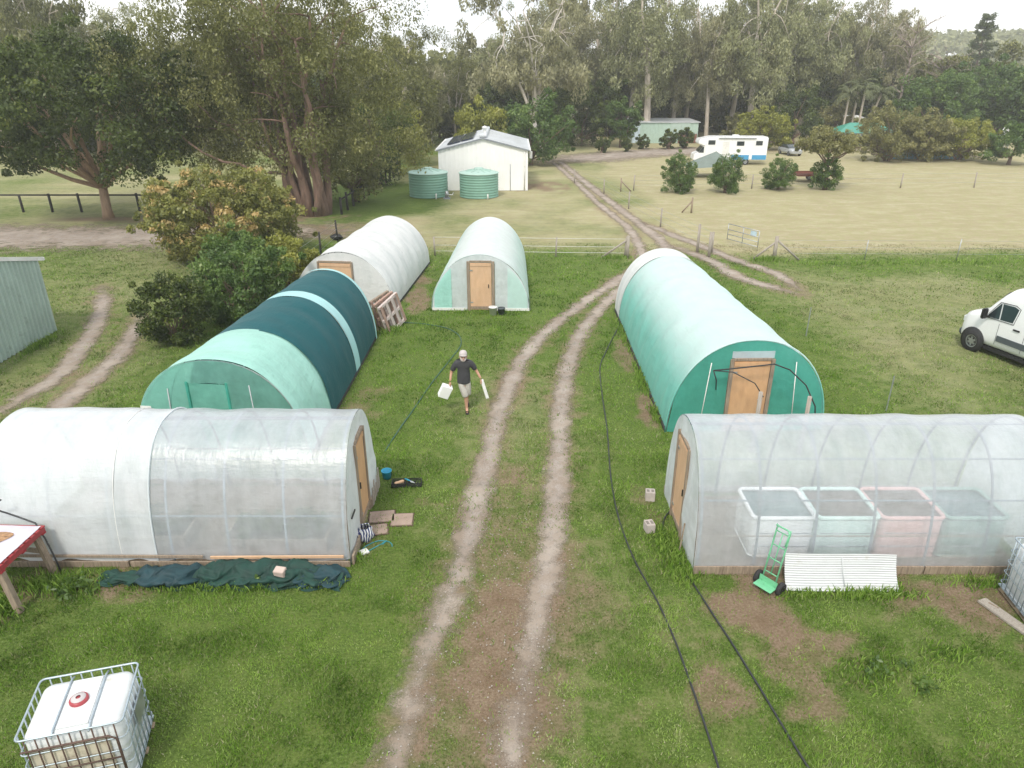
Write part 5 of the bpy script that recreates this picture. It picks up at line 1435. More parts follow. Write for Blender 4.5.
def strainer(loc, h, braces, label, m=TIMBER_GREY, r=.09):
    t = thing('strainer_post', label, 'fence post', (*loc, 0))
    MB().tube([(0, 0, -.1), (0, 0, h)], [r, r * .95], 10).build('post', m, t)
    for dx, dy, z in braces: MB().tube([(dx, dy, .02), (0, 0, z)], .05, 8).build('brace', m, t)
    MB().tube([(0, 0, h), (0, 0, h + .012)], [r * .9, r * .3], 10).build('post_top', m, t)
strainer((5.75, 34.8), 1.12, [(-1.25, .1, .95)], 'braced timber strainer post beside the curving wheel track')
strainer((9.55, 36.0), 1.45, [], 'tall pale gate post behind the pale-ridged mint tunnel', TIMBER_GREY, .07)
strainer((9.9, 35.0), 1.25, [], 'shorter weathered gate post behind the pale-ridged mint tunnel', TIMBER_GREY, .08)
strainer((13.0, 34.5), 1.15, [(1.2, -.1, 1.0), (-1.0, .1, .9)], 'double braced timber strainer post at the paddock gate')
strainer((XA(692, 47, .5), 47.0), 1.0, [(-.6, .1, .8)], 'thin braced fence post standing alone in the straw paddock', TIMBER, .06)
strainer((XA(621, 56, .5), 56.0), 1.0, [(.8, .0, .8)], 'small thin braced post beside the far wheel track', TIMBER, .05)
t = thing('farm_gate', 'galvanised tube farm gate standing open by the braced post', 'gate', (12.7, 36.2, 0), R(118))
for z in (.25, .5, .75, 1.05): MB().tube([(0, 0, z), (2.2, 0, z)], .02, 6).build('gate_rail', GALV, t)
for x in (0, 1.1, 2.2): MB().tube([(x, 0, .2), (x, 0, 1.06)], .02, 6).build('gate_upright', GALV, t)
MB().box((.4, -.02, .85), (.4, .01, .28)).build('gate_panel', mat('pale_blue_panel', (.45, .58, .66), .5), t)
for px, py, lab in ((806, 336, 'thin steel picket standing in the grass beside the mint tunnel'), (886, 411, 'thin steel picket in the grass behind the clear tunnel')):
    g = G(px, py); t = thing('steel_picket', lab, 'picket', (g.x, g.y, 0))
    MB().box((0, 0, .5), (.035, .012, 1.1)).build('flange', GALV, t); MB().box((0, .014, .5), (.01, .022, 1.1)).build('rib', GALV, t)
# ------------------------------------------------------------------ trees and shrubs
BARK = mat('brown_bark', (.17, .115, .08), .9, .35, 3, b=.9, bscale=12, stretch=(3, 3, .6))
BARK_PALE = mat('pale_gum_bark', (.52, .46, .39), .8, .3, 2.2, dirt=(.25, .19, .14), dirt_amt=.35, b=.4, bscale=10, stretch=(2, 2, .5))
BARK_TAN = mat('tan_bark', (.34, .235, .155), .85, .3, 3, b=.8, bscale=12, stretch=(3, 3, .6))
LV_GUM = leafmat('gum_leaves', (.18, .195, .09), (.35, .365, .18), (.46, .45, .245))
LV_GUM2 = leafmat('brownish_gum_leaves', (.19, .19, .10), (.36, .35, .19), (.46, .43, .25))
LV_OLIVE = leafmat('olive_leaves', (.095, .105, .028), (.215, .225, .066), (.31, .305, .11))
LV_DARK = leafmat('deep_green_leaves', (.036, .058, .009), (.095, .135, .021), (.18, .21, .038))
LV_GREEN = leafmat('green_leaves', (.052, .105, .022), (.135, .22, .046), (.21, .29, .075))
LV_YEL = leafmat('yellow_green_leaves', (.17, .185, .028), (.33, .345, .06), (.40, .39, .09))
LV_BROWNY = leafmat('golden_olive_leaves', (.145, .145, .045), (.29, .285, .105), (.39, .36, .155))
LV_CROTON = leafmat('flushing_shrub_leaves', (.13, .15, .032), (.33, .33, .085), (.55, .41, .17), cmin=.80)
LV_PALM = leafmat('palm_fronds', (.08, .10, .04), (.16, .18, .08))

def leaf_mesh(name, C, D, Nn, ln, wd, tint, m, parent):
    """one diamond per leaf: centre C, long axis D, normal-ish Nn"""
    S_ = np.cross(D, Nn); S_ /= np.linalg.norm(S_, axis=1, keepdims=True) + 1e-9
    n = len(C); V = np.zeros((n, 4, 3)); ln = ln[:, None]; wd = wd[:, None]
    V[:, 0] = C - D * ln / 2; V[:, 1] = C + S_ * wd / 2 + D * ln * .08; V[:, 2] = C + D * ln / 2; V[:, 3] = C - S_ * wd / 2 + D * ln * .08
    return npmesh(name, V.reshape(-1, 3), np.arange(n * 4).reshape(-1, 4), m, {'tint': np.repeat(tint, 4)}, parent)
def unit(a): return a / (np.linalg.norm(a, axis=1, keepdims=True) + 1e-9)
def clump_leaves(rng, centres, radii, per, size, droop=.3, flat=.75, aspect=.45, out=None, tvar=.55, top_red=0.0):
    n = len(centres); tot = n * per
    ci = np.repeat(np.arange(n), per)
    off = unit(rng.normal(0, 1, (tot, 3))) * (rng.uniform(.15, 1, tot) ** .45)[:, None]
    off[:, 2] *= flat
    C = centres[ci] + off * radii[ci][:, None]
    D = unit(rng.normal(0, 1, (tot, 3)) + np.array([0, 0, -droop * 2]) + off * .5)
    Nn = unit(off * 1.0 + rng.normal(0, .55, (tot, 3)) + np.array([0, 0, .55]))
    ln = size * rng.uniform(.6, 1.4, tot); wd = ln * aspect * rng.uniform(.7, 1.3, tot)
    ct = rng.uniform(0, 1, n)
    tint = np.clip(tvar * ct[ci] + (1 - tvar) * rng.uniform(0, 1, tot), 0, 1)
    if top_red > 0:      # flush of young reddish leaves on some outer clumps
        tint = np.where((rng.uniform(0, 1, n)[ci] < top_red) & (off[:, 2] > -.1), np.clip(tint * .3 + .8, 0, 1), tint * .85)
    return C, D, Nn, ln, wd, tint
def ellipsoid_points(rng, n, c, r, shell=.55, zmin=-.75, lump=.25, sq=1.0):
    P = unit(rng.normal(0, 1, (n * 3, 3))); P = P[P[:, 2] > zmin][:n]
    az = np.arctan2(P[:, 1], P[:, 0])
    l = 1 + lump * (np.sin(az * 3 + c[0] * 1.3 + 2 * P[:, 2]) * .5 + np.sin(az * 5 + c[1] + 3 * P[:, 2]) * .35 + rng.normal(0, .25, len(P)))
    rad = (shell + (1 - shell) * rng.uniform(0, 1, len(P)) ** .6) * l
    return np.array(c) + P * rad[:, None] * np.array(r)
def limb(mb, rng, p0, p1, r0, r1, bend=.12, n=7, sides=7, droop=0.0):
    p0, p1 = np.array(p0, float), np.array(p1, float); L_ = np.linalg.norm(p1 - p0)
    side = rng.normal(0, 1, 3) * bend * L_
    pts = []
    for i in range(n):
        t = i / (n - 1)
        p = p0 + (p1 - p0) * t + side * math.sin(math.pi * t) * .6 + np.array([0, 0, 1.0]) * bend * L_ * math.sin(math.pi * t) * .5 + rng.normal(0, .012 * L_, 3) * (0 < i < n - 1)
        pts.append(tuple(p))
    mb.tube(pts, [r0 + (r1 - r0) * (i / (n - 1)) ** .8 for i in range(n)], sides)
    return pts

def gum(seed, H, label, leafm, spread=.30, barkm=None, sub=12, per=140, forks=3, fork_at=.35, size=.33, crown_lo=.26, tr=.020, name='gum_tree', group=None):
    """tall eucalypt: pale trunk, forked limbs, open crown of separate hanging clumps"""
    rng = np.random.default_rng(seed); t = thing(name, label, 'tree', group=group); mb = MB()
    lean = rng.normal(0, .03, 2) * H
    base = H * tr
    fz = H * fork_at
    top = (lean[0], lean[1], fz)
    mb.tube([(0, 0, -.2), (lean[0] * .1, lean[1] * .1, H * .04), (lean[0] * .5, lean[1] * .5, fz * .55), top], [base * 1.35, base, base * .85, base * .72], 10)
    C = []; rad = []
    for k in range(forks):
        a = 2 * math.pi * (k + rng.uniform(-.25, .25)) / forks
        e = (lean[0] + math.cos(a) * H * spread * rng.uniform(.35, .75), lean[1] + math.sin(a) * H * spread * rng.uniform(.35, .75), H * rng.uniform(.78, .95))
        pts = limb(mb, rng, top, e, base * .62, base * .12, .07, 9, 8)
        for j in range(sub):
            i = int(rng.integers(1, 9)); p = np.array(pts[i])
            b = rng.uniform(0, 2 * math.pi); rr = H * spread * rng.uniform(.2, .62)
            z = np.clip(p[2] + H * rng.uniform(-.26, .12), H * crown_lo, H * 1.0)
            q = (p[0] + math.cos(b) * rr, p[1] + math.sin(b) * rr, z)
            limb(mb, rng, p, q, base * .16, base * .04, .14, 5, 5)
            m = int(rng.integers(3, 6))
            for _ in range(m):
                C.append(np.array(q) + rng.normal(0, 1, 3) * np.array([.058, .058, .035]) * H); rad.append(H * rng.uniform(.030, .062))
    mb.build('trunk', barkm or BARK_PALE, t)
    leaf_mesh('crown', *clump_leaves(rng, np.array(C), np.array(rad), per, size, 1.0, 1.15, .36), leafm, t)
    return t
def bushy(seed, c, r, label, leafm, trunk_h=1.0, n=150, per=130, size=.2, barkm=None, tr=.18, stems=1, droop=.3, clump=.16, name='tree', cat='tree', group=None, shell=.5, zmin=-.6, lump=.25, aspect=.5, top_red=0.0, limbs=9, fill=None):
    """rounded tree or shrub: limbs fan out into a clumped crown"""
    rng = np.random.default_rng(seed); t = thing(name, label, cat, group=group); mb = MB()
    C = ellipsoid_points(rng, n, c, r, shell, zmin, lump); C[:, 2] = np.maximum(C[:, 2], .12)
    rad = np.mean(r) * clump * rng.uniform(.6, 1.4, len(C))
    k_ = rng.choice(len(C), max(3, len(C) // 7), replace=False)      # stray shoots break the outline
    S_ = np.array(c) + (C[k_] - np.array(c)) * rng.uniform(1.12, 1.32, (len(k_), 1)); S_[:, 2] = np.maximum(S_[:, 2], .15)
    C = np.concatenate([C, S_]); rad = np.concatenate([rad, np.mean(r) * clump * rng.uniform(.3, .65, len(k_))])
    for s_ in range(stems):
        a = rng.uniform(0, 6.28); o = np.array([math.cos(a), math.sin(a), 0]) * tr * 1.6 * (stems > 1)
        fork = o + np.array([o[0] * 2 + rng.normal(0, .05), o[1] * 2 + rng.normal(0, .05), trunk_h])
        mb.tube([tuple(o + [0, 0, -.1]), tuple(o * 1.2 + [0, 0, trunk_h * .3]), tuple(fork)], [tr * 1.3, tr, tr * .85], 9)
        for k in rng.choice(len(C), min(len(C), limbs), replace=False):
            limb(mb, rng, fork, C[k], tr * .55, tr * .10, .10, 6, 6)
    mb.build('trunk', barkm or BARK, t)
    leaf_mesh('crown', *clump_leaves(rng, C, rad, per, size, droop, .8, aspect, top_red=top_red), leafm, t)
    return t
def put(t, x, y, rz=0.0, s=1.0):
    t.location = (x, y, 0); t.rotation_euler = (0, 0, rz); t.scale = (s,) * 3 if not hasattr(s, '__len__') else s
    return t

# --- dark leafy tree by the rail fence
put(bushy(11, (.0, 0, 6.3), (7.3, 6.2, 4.3), 'dense dark green tree with pale forked trunk by the black rail fence', LV_DARK, 1.9, 390, 175, .20, BARK_TAN, .30, 1, .35, .13, 'broadleaf_tree', zmin=-.85, lump=.14, limbs=26, shell=.45), -25.6, 45.2, 0)
# --- big many-stemmed tree
def paperbark():
    rng = np.random.default_rng(5); t = thing('broadleaf_tree', 'huge olive tree with many bare reddish stems fanning from its base', 'tree'); mb = MB()
    C = []
    for k in range(15):
        a = rng.uniform(0, 6.28); o = (math.cos(a) * .75, math.sin(a) * .6, -.1)
        rr = rng.uniform(.3, 1.0)
        e = (math.cos(a) * 5.0 * rr - .5, math.sin(a) * 4.6 * rr, rng.uniform(7.5, 12.5))
        pts = limb(mb, rng, o, e, rng.uniform(.20, .34), .07, .05, 10, 8)
        for j in range(7):
            p = np.array(pts[int(rng.integers(4, 10))]); b = rng.uniform(0, 6.28)
            q = p + np.array([math.cos(b) * rng.uniform(1, 3.2), math.sin(b) * rng.uniform(1, 3.2), rng.uniform(-.6, 2.2)])
            limb(mb, rng, p, q, .07, .02, .14, 5, 5)
            for _ in range(3): C.append(q + rng.normal(0, .75, 3))
    for e in ((-9.0, -1.5, 7.6), (-7.5, 1, 6.6), (-8.2, -1.0, 5.4), (-5.5, -2.5, 6.8)):     # long limbs to the left
        pts = limb(mb, rng, (-1.2, 0, 2.6), e, .12, .03, .16, 10, 7)
        for j in range(7):
            C.append(np.array(pts[int(rng.integers(5, 10))]) + rng.normal(0, .8, 3) + [0, 0, .5])
    C = np.array(C)
    C = np.concatenate([C, ellipsoid_points(rng, 115, (-1.2, 0, 10.4), (8.6, 6.5, 4.4), .5, -.5, .2), ellipsoid_points(rng, 58, (-7.2, 0, 8.2), (4.6, 4.5, 3.4), .5, -.7, .2), ellipsoid_points(rng, 45, (4.6, .5, 5.0), (2.8, 3.6, 4.0), .5, -.9, .2), ellipsoid_points(rng, 18, (-4.6, -1.6, 4.0), (1.5, 1.4, 1.3), .4, -.9, .2)])
    mb.build('trunk', mat('reddish_bark', (.23, .15, .115), .85, .4, 2.5, b=.9, bscale=9, stretch=(3, 3, .4)), t)
    leaf_mesh('crown', *clump_leaves(rng, C, rng.uniform(.6, 1.2, len(C)), 190, .18, .6, .85, .42), LV_OLIVE, t)
    return t
put(paperbark(), -12.8, 46.5, 0)
# --- understorey to the right of the big tree
put(bushy(21, (0, 0, 2.8), (2.4, 2.2, 2.8), 'dark shrubby tree along the post fence beside the huge olive tree', LV_OLIVE, .8, 70, 110, .2, clump=.22, name='shrub_tree', zmin=-.95), -11.3, 51.5)
put(bushy(22, (0, 0, 3.4), (3.0, 2.6, 3.5), 'drooping dark green tree over the post fence behind the tanks', LV_DARK, .9, 80, 110, .22, clump=.22, name='shrub_tree', zmin=-.95), -10.9, 59.5)
put(bushy(23, (0, 0, 3.2), (2.0, 2.0, 3.0), 'light yellow green shrub tree left of the water tanks', LV_YEL, .9, 60, 110, .2, clump=.24, name='shrub_tree', zmin=-.9), -10.3, 66.0)
put(bushy(24, (0, 0, 5.2), (3.3, 3.0, 4.6), 'tall olive green tree behind the water tanks', LV_OLIVE, 1.6, 110, 110, .26, clump=.2, name='broadleaf_tree', zmin=-.9, lump=.3), -9.8, 73)
put(bushy(25, (0, 0, 3.0), (3.9, 3.0, 3.1), 'rounded bright green bush beside the white shed wall', LV_GREEN, .6, 120, 110, .24, clump=.2, name='round_bush', cat='bush', zmin=-.9), 1.9, 72.5)
put(bushy(26, (0, 0, 1.6), (2.6, 2.0, 1.7), 'yellow green bush behind the white shed roof', LV_YEL, .5, 60, 110, .22, clump=.24, name='round_bush', cat='bush', zmin=-.9), -2.9, 71.0, 0, (1.2, 1, 1.75))
# --- left shrubs
put(bushy(31, (0, 0, 2.1), (3.7, 2.9, 2.3), 'large mounded shrub flushed with orange pink young leaves', LV_CROTON, .4, 380, 110, .15, clump=.13, name='flowering_shrub', cat='shrub', zmin=-.9, top_red=.24, stems=5, tr=.08, lump=.14, aspect=.55), XA(222, 34.5, 2), 34.5)
put(bushy(32, (0, 0, 1.15), (1.25, 1.1, 1.2), 'dense dark green rounded shrub beside the dirt wheel tracks', LV_DARK, .25, 110, 120, .10, clump=.2, name='garden_shrub', cat='shrub', zmin=-.95, stems=3, tr=.04, lump=.12), -11.6, 22.9)
put(bushy(33, (0, 0, 1.35), (1.9, 1.7, 1.45), 'bushy mid green shrub against the banded teal tunnel', LV_GREEN, .3, 150, 120, .12, clump=.18, name='garden_shrub', cat='shrub', zmin=-.95, stems=4, tr=.05, lump=.18), -10.1, 25.4)
put(bushy(34, (0, 0, 1.15), (1.4, 1.3, 1.25), 'bright yellow green shrub below the orange pink mound', LV_YEL, .3, 90, 110, .12, clump=.2, name='garden_shrub', cat='shrub', zmin=-.95, stems=3, tr=.04, lump=.2), -9.7, 29.2)
put(bushy(35, (0, 0, 1.3), (1.5, 1.4, 1.35), 'leafy green shrub between the mound and the dark shrub', LV_GREEN, .3, 90, 120, .12, clump=.2, name='garden_shrub', cat='shrub', zmin=-.95, stems=3, tr=.04, lump=.2), -11.0, 28.0)
# --- paddock trees
pt = bushy(41, (0, 0, 1.75), (1.75, 1.7, 1.7), 'small round green tree on the track side of the grey canopy', LV_GREEN, .35, 120, 150, .12, clump=.22, name='paddock_tree', group='small round trees in the straw paddock', zmin=-.95, lump=.3)
put(pt, XA(679, 55.5, 1.2), 55.5, 0, (.68, .68, .80))
for px, Y, s_, rz, lab in ((727, 55.5, (.72, .72, .79), 1.7, 'small round green tree in front of the motorhome blue stripe'), (781, 57.0, (.70, .70, .66), 3.9, 'small round green tree beside the rusty trailer')):
    o = put(copy_tree(pt), XA(px, Y, 1.5), Y, rz, s_); o['label'] = lab
t = bushy(42, (0, 0, 3.9), (2.7, 2.4, 1.2), 'umbrella shaped brownish tree over a dark clipped stem', LV_BROWNY, 2.2, 110, 110, .2, clump=.2, name='paddock_tree', zmin=-.5, tr=.2)
rng = np.random.default_rng(3)
leaf_mesh('lower_crown', *clump_leaves(rng, ellipsoid_points(rng, 60, (0, 0, 1.4), (1.35, 1.2, 1.7), .5, -.9), rng.uniform(.3, .5, 60), 110, .18, .2), LV_GREEN, t)
put(t, XA(829, 57, 2), 57.0, 0, (.80, .80, .86))
put(bushy(43, (0, 0, 1.9), (2.4, 2.2, 1.9), 'small round tree at the paddock edge near the white slide', LV_GREEN, .7, 90, 110, .2, clump=.2, name='paddock_tree', zmin=-.7, lump=.2), XA(1014, 73, 2), 73)
# hedge trees by the pool
for k, (px, Y, r, h, lm, lab) in enumerate([(892, 76, (3.5, 3.0, 2.4), 2.6, LV_BROWNY, 'broad golden olive tree at the house end of the hedge'), (925, 76.5, (3.4, 2.8, 2.2), 2.4, LV_BROWNY, 'golden olive tree in the middle of the pool hedge'), (962, 77, (3.4, 2.8, 1.8), 2.1, LV_YEL, 'yellowish tree at the far end of the pool hedge')]):
    o = bushy(50 + k, (0, 0, h), r, lab, lm, .6, 170, 130, .18, clump=.17, name='hedge_tree', zmin=-.98, tr=.14, stems=3, limbs=8)
    put(o, XA(px, Y, h), Y)
for k, (px, Y, r, h, lm, lab, nm) in enumerate([(766, 87, (3.0, 2.4, 2.3), 2.2, LV_YEL, 'yellow green bush behind the motorhome', 'round_bush'), (797, 93, (3.3, 2.8, 3.4), 3.4, LV_DARK, 'dark green bush right of the motorhome', 'round_bush'),
        (740, 97, (2.0, 1.6, 1.7), 1.7, LV_BROWNY, 'brownish bush before the gum trunks by the motorhome', 'round_bush'), (622, 90, (2.3, 2.0, 2.2), 3.2, LV_GREEN, 'bright green small tree left of the pale green shed', 'broadleaf_tree'),
        (583, 92, (4.2, 3.0, 3.6), 3.6, LV_DARK, 'dark green tree mass right of the gravel lane bend', 'broadleaf_tree'), (835, 101, (2.6, 2.2, 2.4), 2.4, LV_BROWNY, 'brownish bush left of the green house roof', 'round_bush'),
        (552, 98, (3.0, 2.6, 4.2), 4.6, LV_DARK, 'shadowy tree at the lane entrance to the wood', 'broadleaf_tree')]):
    put(bushy(60 + k, (0, 0, h), r, lab, lm, .8, 90, 110, .26, clump=.2, name=nm, cat='bush' if 'bush' in nm else 'tree', zmin=-.95), XA(px, Y, h), Y)
sp_ = bushy(68, (0, 0, .95), (.85, .8, .95), 'small dark shrub on the verge before the pale green shed', LV_DARK, .2, 40, 90, .16, clump=.26, name='verge_shrub', cat='shrub', group='small shrubs along the gravel lane verge', zmin=-.95)
for i, (px, Y, s_) in enumerate(((669, 88, 1.2), (686, 89, 1.25), (643, 88, .9), (626, 85, .8), (602, 84, .9))):
    put(sp_ if i == 0 else copy_tree(sp_), XA(px, Y, .8), Y, i * 1.3, s_)

# --- the gum wood: a handful of tree shapes, each copied as individuals
GL = 'tall gum tree with pale trunk in the wood behind the paddock'
GG = 'tall gums of the wood'
pa = gum(71, 19, GL, LV_GUM, .30, group=GG); pb = gum(72, 19, GL, LV_GUM, .24, forks=2, fork_at=.45, group=GG); pc = gum(73, 19, GL, LV_GUM2, .26, forks=3, fork_at=.4, group=GG); pd = gum(74, 17, GL, LV_OLIVE, .33, forks=4, fork_at=.22, crown_lo=.3, group=GG)
pe = gum(75, 18, 'spreading gum tree with bare white limbs behind the white shed', LV_GUM2, .40, mat('white_bark', (.62, .57, .52), .75, .2, 2, b=.3), 9, 120, 5, .18, .42, .45)
put(pe, XA(540, 86, 6), 86, .6, (1.0, 1.0, .98))
used = {}
KIND = {pa.name: 'tall gum with wide olive crown in the wood behind the paddock', pb.name: 'slim twin forked gum with high narrow crown in the wood', pc.name: 'brownish crowned gum in the wood behind the paddock', pd.name: 'low forked spreading olive gum at the back of the wood'}
def gum_at(px, Y, H, src, rz, w=1.0, label=None):
    if used.get(src.name): o = copy_tree(src)
    else: o = src; used[src.name] = 1
    h0 = {'A': 19}.get('x', 19.0) if src is not pd else 17.0
    s = H / h0
    put(o, XA(px, Y, H * .4), Y, rz, (s * w, s * w, s))
    o['label'] = label or KIND[src.name]; o['group'] = GG
    if label: del o['group']
for a in [(652, 97, 21, pb, .3, 1.1, 'tall gum with straight cream trunk in front of the pale green shed'), (757, 98, 22, pa, 2.0, 1.0, 'tall gum with mottled trunk behind the motorhome'), (712, 100, 18, pc, 1.1, .8, 'slender brownish gum rising behind the motorhome roof'),
          (575, 103, 19, pc, .2), (607, 108, 20, pa, .9), (632, 104, 19, pa, 4.0), (688, 108, 15, pb, 2.2), (676, 104, 16, pc, 5.0), (735, 108, 20, pc, 3.0), (785, 105, 20, pb, 1.4), (808, 108, 21, pa, 5.1), (835, 112, 19, pc, 4.4), (860, 110, 16.5, pa, .4), (884, 116, 14.5, pc, 2.7), (905, 122, 12, pd, 1.2),
          (505, 100, 15.5, pa, 3.2), (478, 104, 12.5, pd, .7), (455, 98, 10.0, pd, 2.2), (430, 95, 11.0, pc, 1.1), (405, 86, 13, pd, 3.6), (385, 96, 15.5, pa, .2), (490, 112, 13, pc, 5.5), (545, 112, 19, pb, 2.8), (350, 92, 17, pa, 1.8), (310, 98, 17.5, pc, 4.6), (255, 90, 17, pd, .9), (200, 96, 14.5, pa, 2.2),
          (150, 100, 11.5, pd, 3.0), (95, 84, 15.5, pc, .6), (15, 88, 20, pc, 3.3), (60, 80, 17, pb, .9), (110, 90, 16, pb, 3.9), (40, 78, 18, pd, 2.0), (-10, 82, 17.5, pa, 4.0), (70, 96, 16.5, pa, 5.2), (930, 128, 10, pd, 5.0), (962, 120, 9, pc, .2), (990, 130, 9.5, pd, 3.1), (1020, 126, 9.5, pa, 1.0), (1060, 120, 13, pd, 2.0), (620, 120, 20, pd, 1.0), (700, 124, 14, pd, 3.0), (770, 122, 21, pd, .4), (840, 126, 16, pd, 2.1), (560, 124, 18, pd, 4.0)]:
    gum_at(*a)
# leaning gum at the right of the wood
o = copy_tree(pc); put(o, XA(872, 106, 4), 106, 2.0, (.9, .9, 1.05)); o.rotation_euler = (0, R(16), .6); o['label'] = 'leaning gum whose long top reaches over the palms'; o.pop('group', None)
# darker understorey trees between the trunks
und = bushy(81, (0, 0, 3.4), (3.6, 3.0, 3.5), 'dark understorey tree between the gum trunks', LV_DARK, .9, 80, 100, .32, clump=.22, name='understorey_tree', group='dark understorey of the wood', zmin=-.95, lump=.3)
und2 = bushy(82, (0, 0, 3.6), (3.8, 3.2, 3.7), 'olive understorey tree between the gum trunks', LV_OLIVE, .9, 80, 100, .32, clump=.22, name='understorey_tree', group='olive understorey of the wood', zmin=-.95, lump=.3)
rr = random.Random(8)
first = {}
for i in range(46):
    px = -30 + 1110 * (i + rr.uniform(-.3, .3)) / 45; Y = rr.uniform(106, 118) if 560 < px < 930 else rr.uniform(84, 104) + (16 if px > 900 else 0)
    if 400 < px < 545: Y = rr.uniform(92, 104)
    src = und if i % 3 else und2
    o = copy_tree(src) if first.get(src.name) else src; first[src.name] = 1
    s_ = rr.uniform(.85, 1.35); put(o, XA(px, Y, 3), Y, rr.uniform(0, 6), (s_ * 1.15, s_, s_ * rr.uniform(.85, 1.3)))
rg = bushy(83, (0, 0, 4.4), (4.6, 4.0, 4.4), 'big mid green tree on the right behind the pool hedge', LV_GREEN, 1.0, 130, 100, .32, clump=.18, name='broadleaf_tree', group='big green trees behind the pool hedge', zmin=-.9, lump=.25)
for i, (px, Y, s_) in enumerate(((935, 98, 1.0), (968, 102, 1.05), (1003, 100, 1.1), (1040, 98, 1.15), (912, 104, .8))):
    put(rg if i == 0 else copy_tree(rg), XA(px, Y, 3), Y, i * 1.1, s_)
# dead bare tree
def bare_tree():
    rng = np.random.default_rng(9); t = thing('bare_tree', 'leafless grey brown tree above the pool hedge', 'tree'); mb = MB()
    pts = limb(mb, rng, (0, 0, -.1), (.4, 0, 13), .28, .05, .03, 10, 7)
    for k in range(46):
        p = np.array(pts[int(rng.integers(3, 10))]); a = rng.uniform(0, 6.28); l = rng.uniform(1.2, 3.6)
        q = p + np.array([math.cos(a) * l, math.sin(a) * l, l * rng.uniform(.35, .9)])
        b = limb(mb, rng, p, q, .07, .02, .1, 5, 4)
        for _ in range(3):
            s_ = np.array(b[int(rng.integers(2, 5))]); limb(mb, rng, s_, s_ + rng.normal(0, .7, 3) + [0, 0, .6], .03, .012, .1, 3, 3)
    mb.build('trunk', mat('grey_dead_wood', (.34, .28, .24), .9, .2), t)
    return t
put(bare_tree(), XA(902, 103, 6), 103)
o = copy_tree(bpy.data.objects['bare_tree']); put(o, XA(938, 105, 5), 105, 2.0, (1.2, 1.2, .75)); o['label'] = 'lower leafless spreading tree behind the golden hedge'
# palms
def palm(seed, H, label):
    rng = np.random.default_rng(seed); t = thing('palm_tree', label, 'palm', group='slim palms by the house'); 
    lx = rng.normal(0, .4)
    MB().tube([(lx * (z / H) ** 2, 0, z) for z in np.linspace(-.1, H, 8)], [.2, .17, .15, .14, .14, .14, .14, .17], 8).build('trunk', BARK_PALE, t)
    V, T = [], []
    for k in range(16):
        a = 2 * math.pi * k / 16 + rng.uniform(-.15, .15); el = rng.uniform(-.2, 1.1); Lf = rng.uniform(1.8, 2.6)
        prev = np.array([lx, 0, H]); d = np.array([math.cos(a) * math.cos(el), math.sin(a) * math.cos(el), math.sin(el)])
        for s_ in range(8):
            nxt = prev + d * Lf / 8; d = unit((d + np.array([0, 0, -.22]))[None])[0]
            sd = np.array([-math.sin(a), math.cos(a), 0])
            for sg in (-1, 1):
                tip = nxt + sd * sg * .55 * math.sin(math.pi * (s_ + 1.2) / 9.5) + np.array([0, 0, -.22]) + d * .15
                V += [prev, nxt, tip]; T += [rng.uniform(.1, 1)] * 3
            prev = nxt
    npmesh('crown', np.array(V), np.arange(len(V)).reshape(-1, 3), LV_PALM, {'tint': np.array(T)}, t)
    return t
for i, (px, Y, H) in enumerate(((851, 98, 5.8), (859, 99, 6.8), (866, 97, 6.4), (877, 100, 5.8))):
    put(palm(i, H, 'slim pale trunked palm standing beyond the green roofed house'), XA(px - 3, Y, 5), Y)
# hoop pine on the skyline
def pine():
    rng = np.random.default_rng(4); t = thing('pine_tree', 'dark tiered conifer standing up on the right skyline', 'tree'); mb = MB()
    mb.tube([(0, 0, -.2), (0, 0, 21)], [.4, .06], 8); C = []
    for i in range(15):
        z = 6 + i * 1.02 + rng.uniform(-.3, .3); Lb = (4.0 * (1 - (i / 15.5)) ** .7 + .4) * rng.uniform(.75, 1.15)
        for k in range(6):
            a = 2 * math.pi * k / 6 + i * .5; lb = Lb * rng.uniform(.6, 1.15); e = np.array([math.cos(a) * lb, math.sin(a) * lb, z + rng.uniform(-.1, 1.0)])
            limb(mb, rng, (0, 0, z), e, .07, .03, .05, 4, 4)
            for q in (.55, .8, 1.0): C.append(np.array([0, 0, z]) * (1 - q) + e * q)
    mb.build('trunk', BARK, t); C = np.array(C)
    leaf_mesh('crown', *clump_leaves(rng, C, rng.uniform(.4, .75, len(C)), 60, .38, .0, .9, .4), LV_DARK, t)
    return t
put(pine(), XA(980, 150, 12), 150, 0, .86)
# --- the mass of wood far behind and the wooded hill on the right
rng = np.random.default_rng(12); n = 1500
cx = rng.uniform(-150, 190, n); cyy = rng.uniform(128, 165, n)
hz = np.where(cx < -30, 8, np.where(cx < 60, 11, 7)) * rng.uniform(.25, 1.0, n)
C = np.stack([cx, cyy, hz], 1)
o = leaf_mesh('far_wood', *clump_leaves(rng, C, rng.uniform(1.6, 3.0, n), 40, 1.1, .2, .9, .6), LV_OLIVE, None)
tag(o, 'deep mass of dark trees filling the back of the wood', 'woodland', kind='stuff')
n = 2200
cx = rng.uniform(20, 420, n); cyy = rng.uniform(250, 420, n)
hh = (4 + 16 * np.exp(-((cx - 230) / 120) ** 2)) * sstep(250, 340, cyy) + rng.uniform(0, 3.5, n)
o = leaf_mesh('far_wood', *clump_leaves(rng, np.stack([cx, cyy, hh], 1), rng.uniform(3, 5.5, n), 30, 2.4, .1, .8, .6), LV_GUM, None)
tag(o, 'hazy wooded hill on the right skyline', 'woodland', kind='stuff')
hx, hy = np.meshgrid(np.linspace(-60, 620, 60), np.linspace(235, 520, 30), indexing='ij')
hzz = (2 + 15 * np.exp(-((hx - 230) / 120) ** 2)) * sstep(245, 340, hy) - 2.2
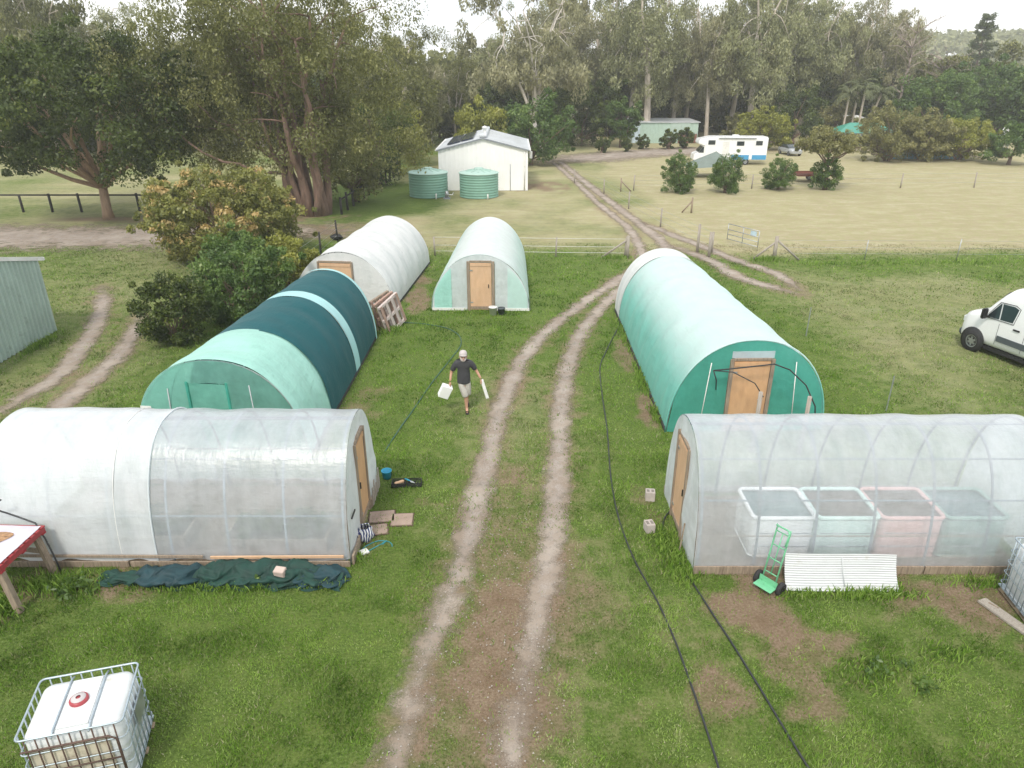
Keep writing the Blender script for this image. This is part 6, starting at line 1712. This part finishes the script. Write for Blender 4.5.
q = (np.arange(59)[:, None] * 30 + np.arange(29)[None]).ravel()
o = npmesh('hill', np.stack([hx.ravel(), hy.ravel(), hzz.ravel()], 1), np.stack([q, q + 30, q + 31, q + 1], 1), mat('hill_scrub', (.08, .095, .035), .95, .3, .05), smooth=True)
tag(o, 'low hill under the trees on the right skyline', 'hill', kind='structure')
# plants inside the clear tunnels and leafy weeds
def bed(x, y, w, label, seed):
    t = thing('planter_bed', label, 'garden bed', (x, y, 0))
    for sy in (-.35, .35): MB().box((0, sy, .15), (w, .04, .28)).build('side_board', TIMBER, t)
    for sx in (-w / 2 + .02, w / 2 - .02): MB().box((sx, 0, .15), (.04, .64, .28)).build('end_board', TIMBER, t)
    MB().box((0, 0, .13), (w - .09, .65, .22)).build('soil', SOIL, t)
    rng = np.random.default_rng(seed); C = np.stack([rng.uniform(-w / 2 + .1, w / 2 - .1, 26), rng.uniform(-.3, .3, 26), rng.uniform(.3, .6, 26)], 1)
    leaf_mesh('foliage', *clump_leaves(rng, C, rng.uniform(.1, .2, 26), 60, .1, .2), LV_DARK, t)
bed(-4.6, 11.6, 2.0, 'leafy planter bed inside the clear end of the left tunnel', 1); bed(-7.6, 11.7, 2.4, 'leafy planter bed inside the milky end of the left tunnel', 2)
rng = np.random.default_rng(7)
for i, (px, py, s_) in enumerate(((262, 585, .16), (80, 590, .24), (62, 600, .2), (870, 672, .16), (925, 690, .15), (905, 668, .12))):
    g = G(px, py); t = thing('weed_plant', 'low bright leafy weed growing in the grass', 'weed', (g.x, g.y, 0), i, 'leafy weeds in the lawn')
    C = np.stack([rng.normal(0, s_ * .5, 8), rng.normal(0, s_ * .5, 8), rng.uniform(.04, s_, 8)], 1)
    leaf_mesh('leaves', *clump_leaves(rng, C, np.full(8, s_ * .5), 9, s_ * .5, 0, .7, .5), LV_GREEN, t)
    MB().tube([(0, 0, 0), (.01, 0, s_ * .8)], [.008, .004], 5).build('stem', LV_GREEN, t)
# ------------------------------------------------------------------ haze
mh = bpy.data.materials.new('haze_air'); mh.use_nodes = True
N, L = mh.node_tree.nodes, mh.node_tree.links
N.remove(N['Principled BSDF'])
pv = N.new('ShaderNodeVolumePrincipled'); pv.inputs['Density'].default_value = .0008; pv.inputs['Color'].default_value = (.93, .95, 1, 1); pv.inputs['Anisotropy'].default_value = .2
L.new(pv.outputs[0], N['Material Output'].inputs['Volume'])
hb = MB().box((60, 250, 14.5), (1500, 900, 31)).build('haze', mh)
tag(hb, 'thin pale haze in the air over the farm', 'haze', kind='stuff')
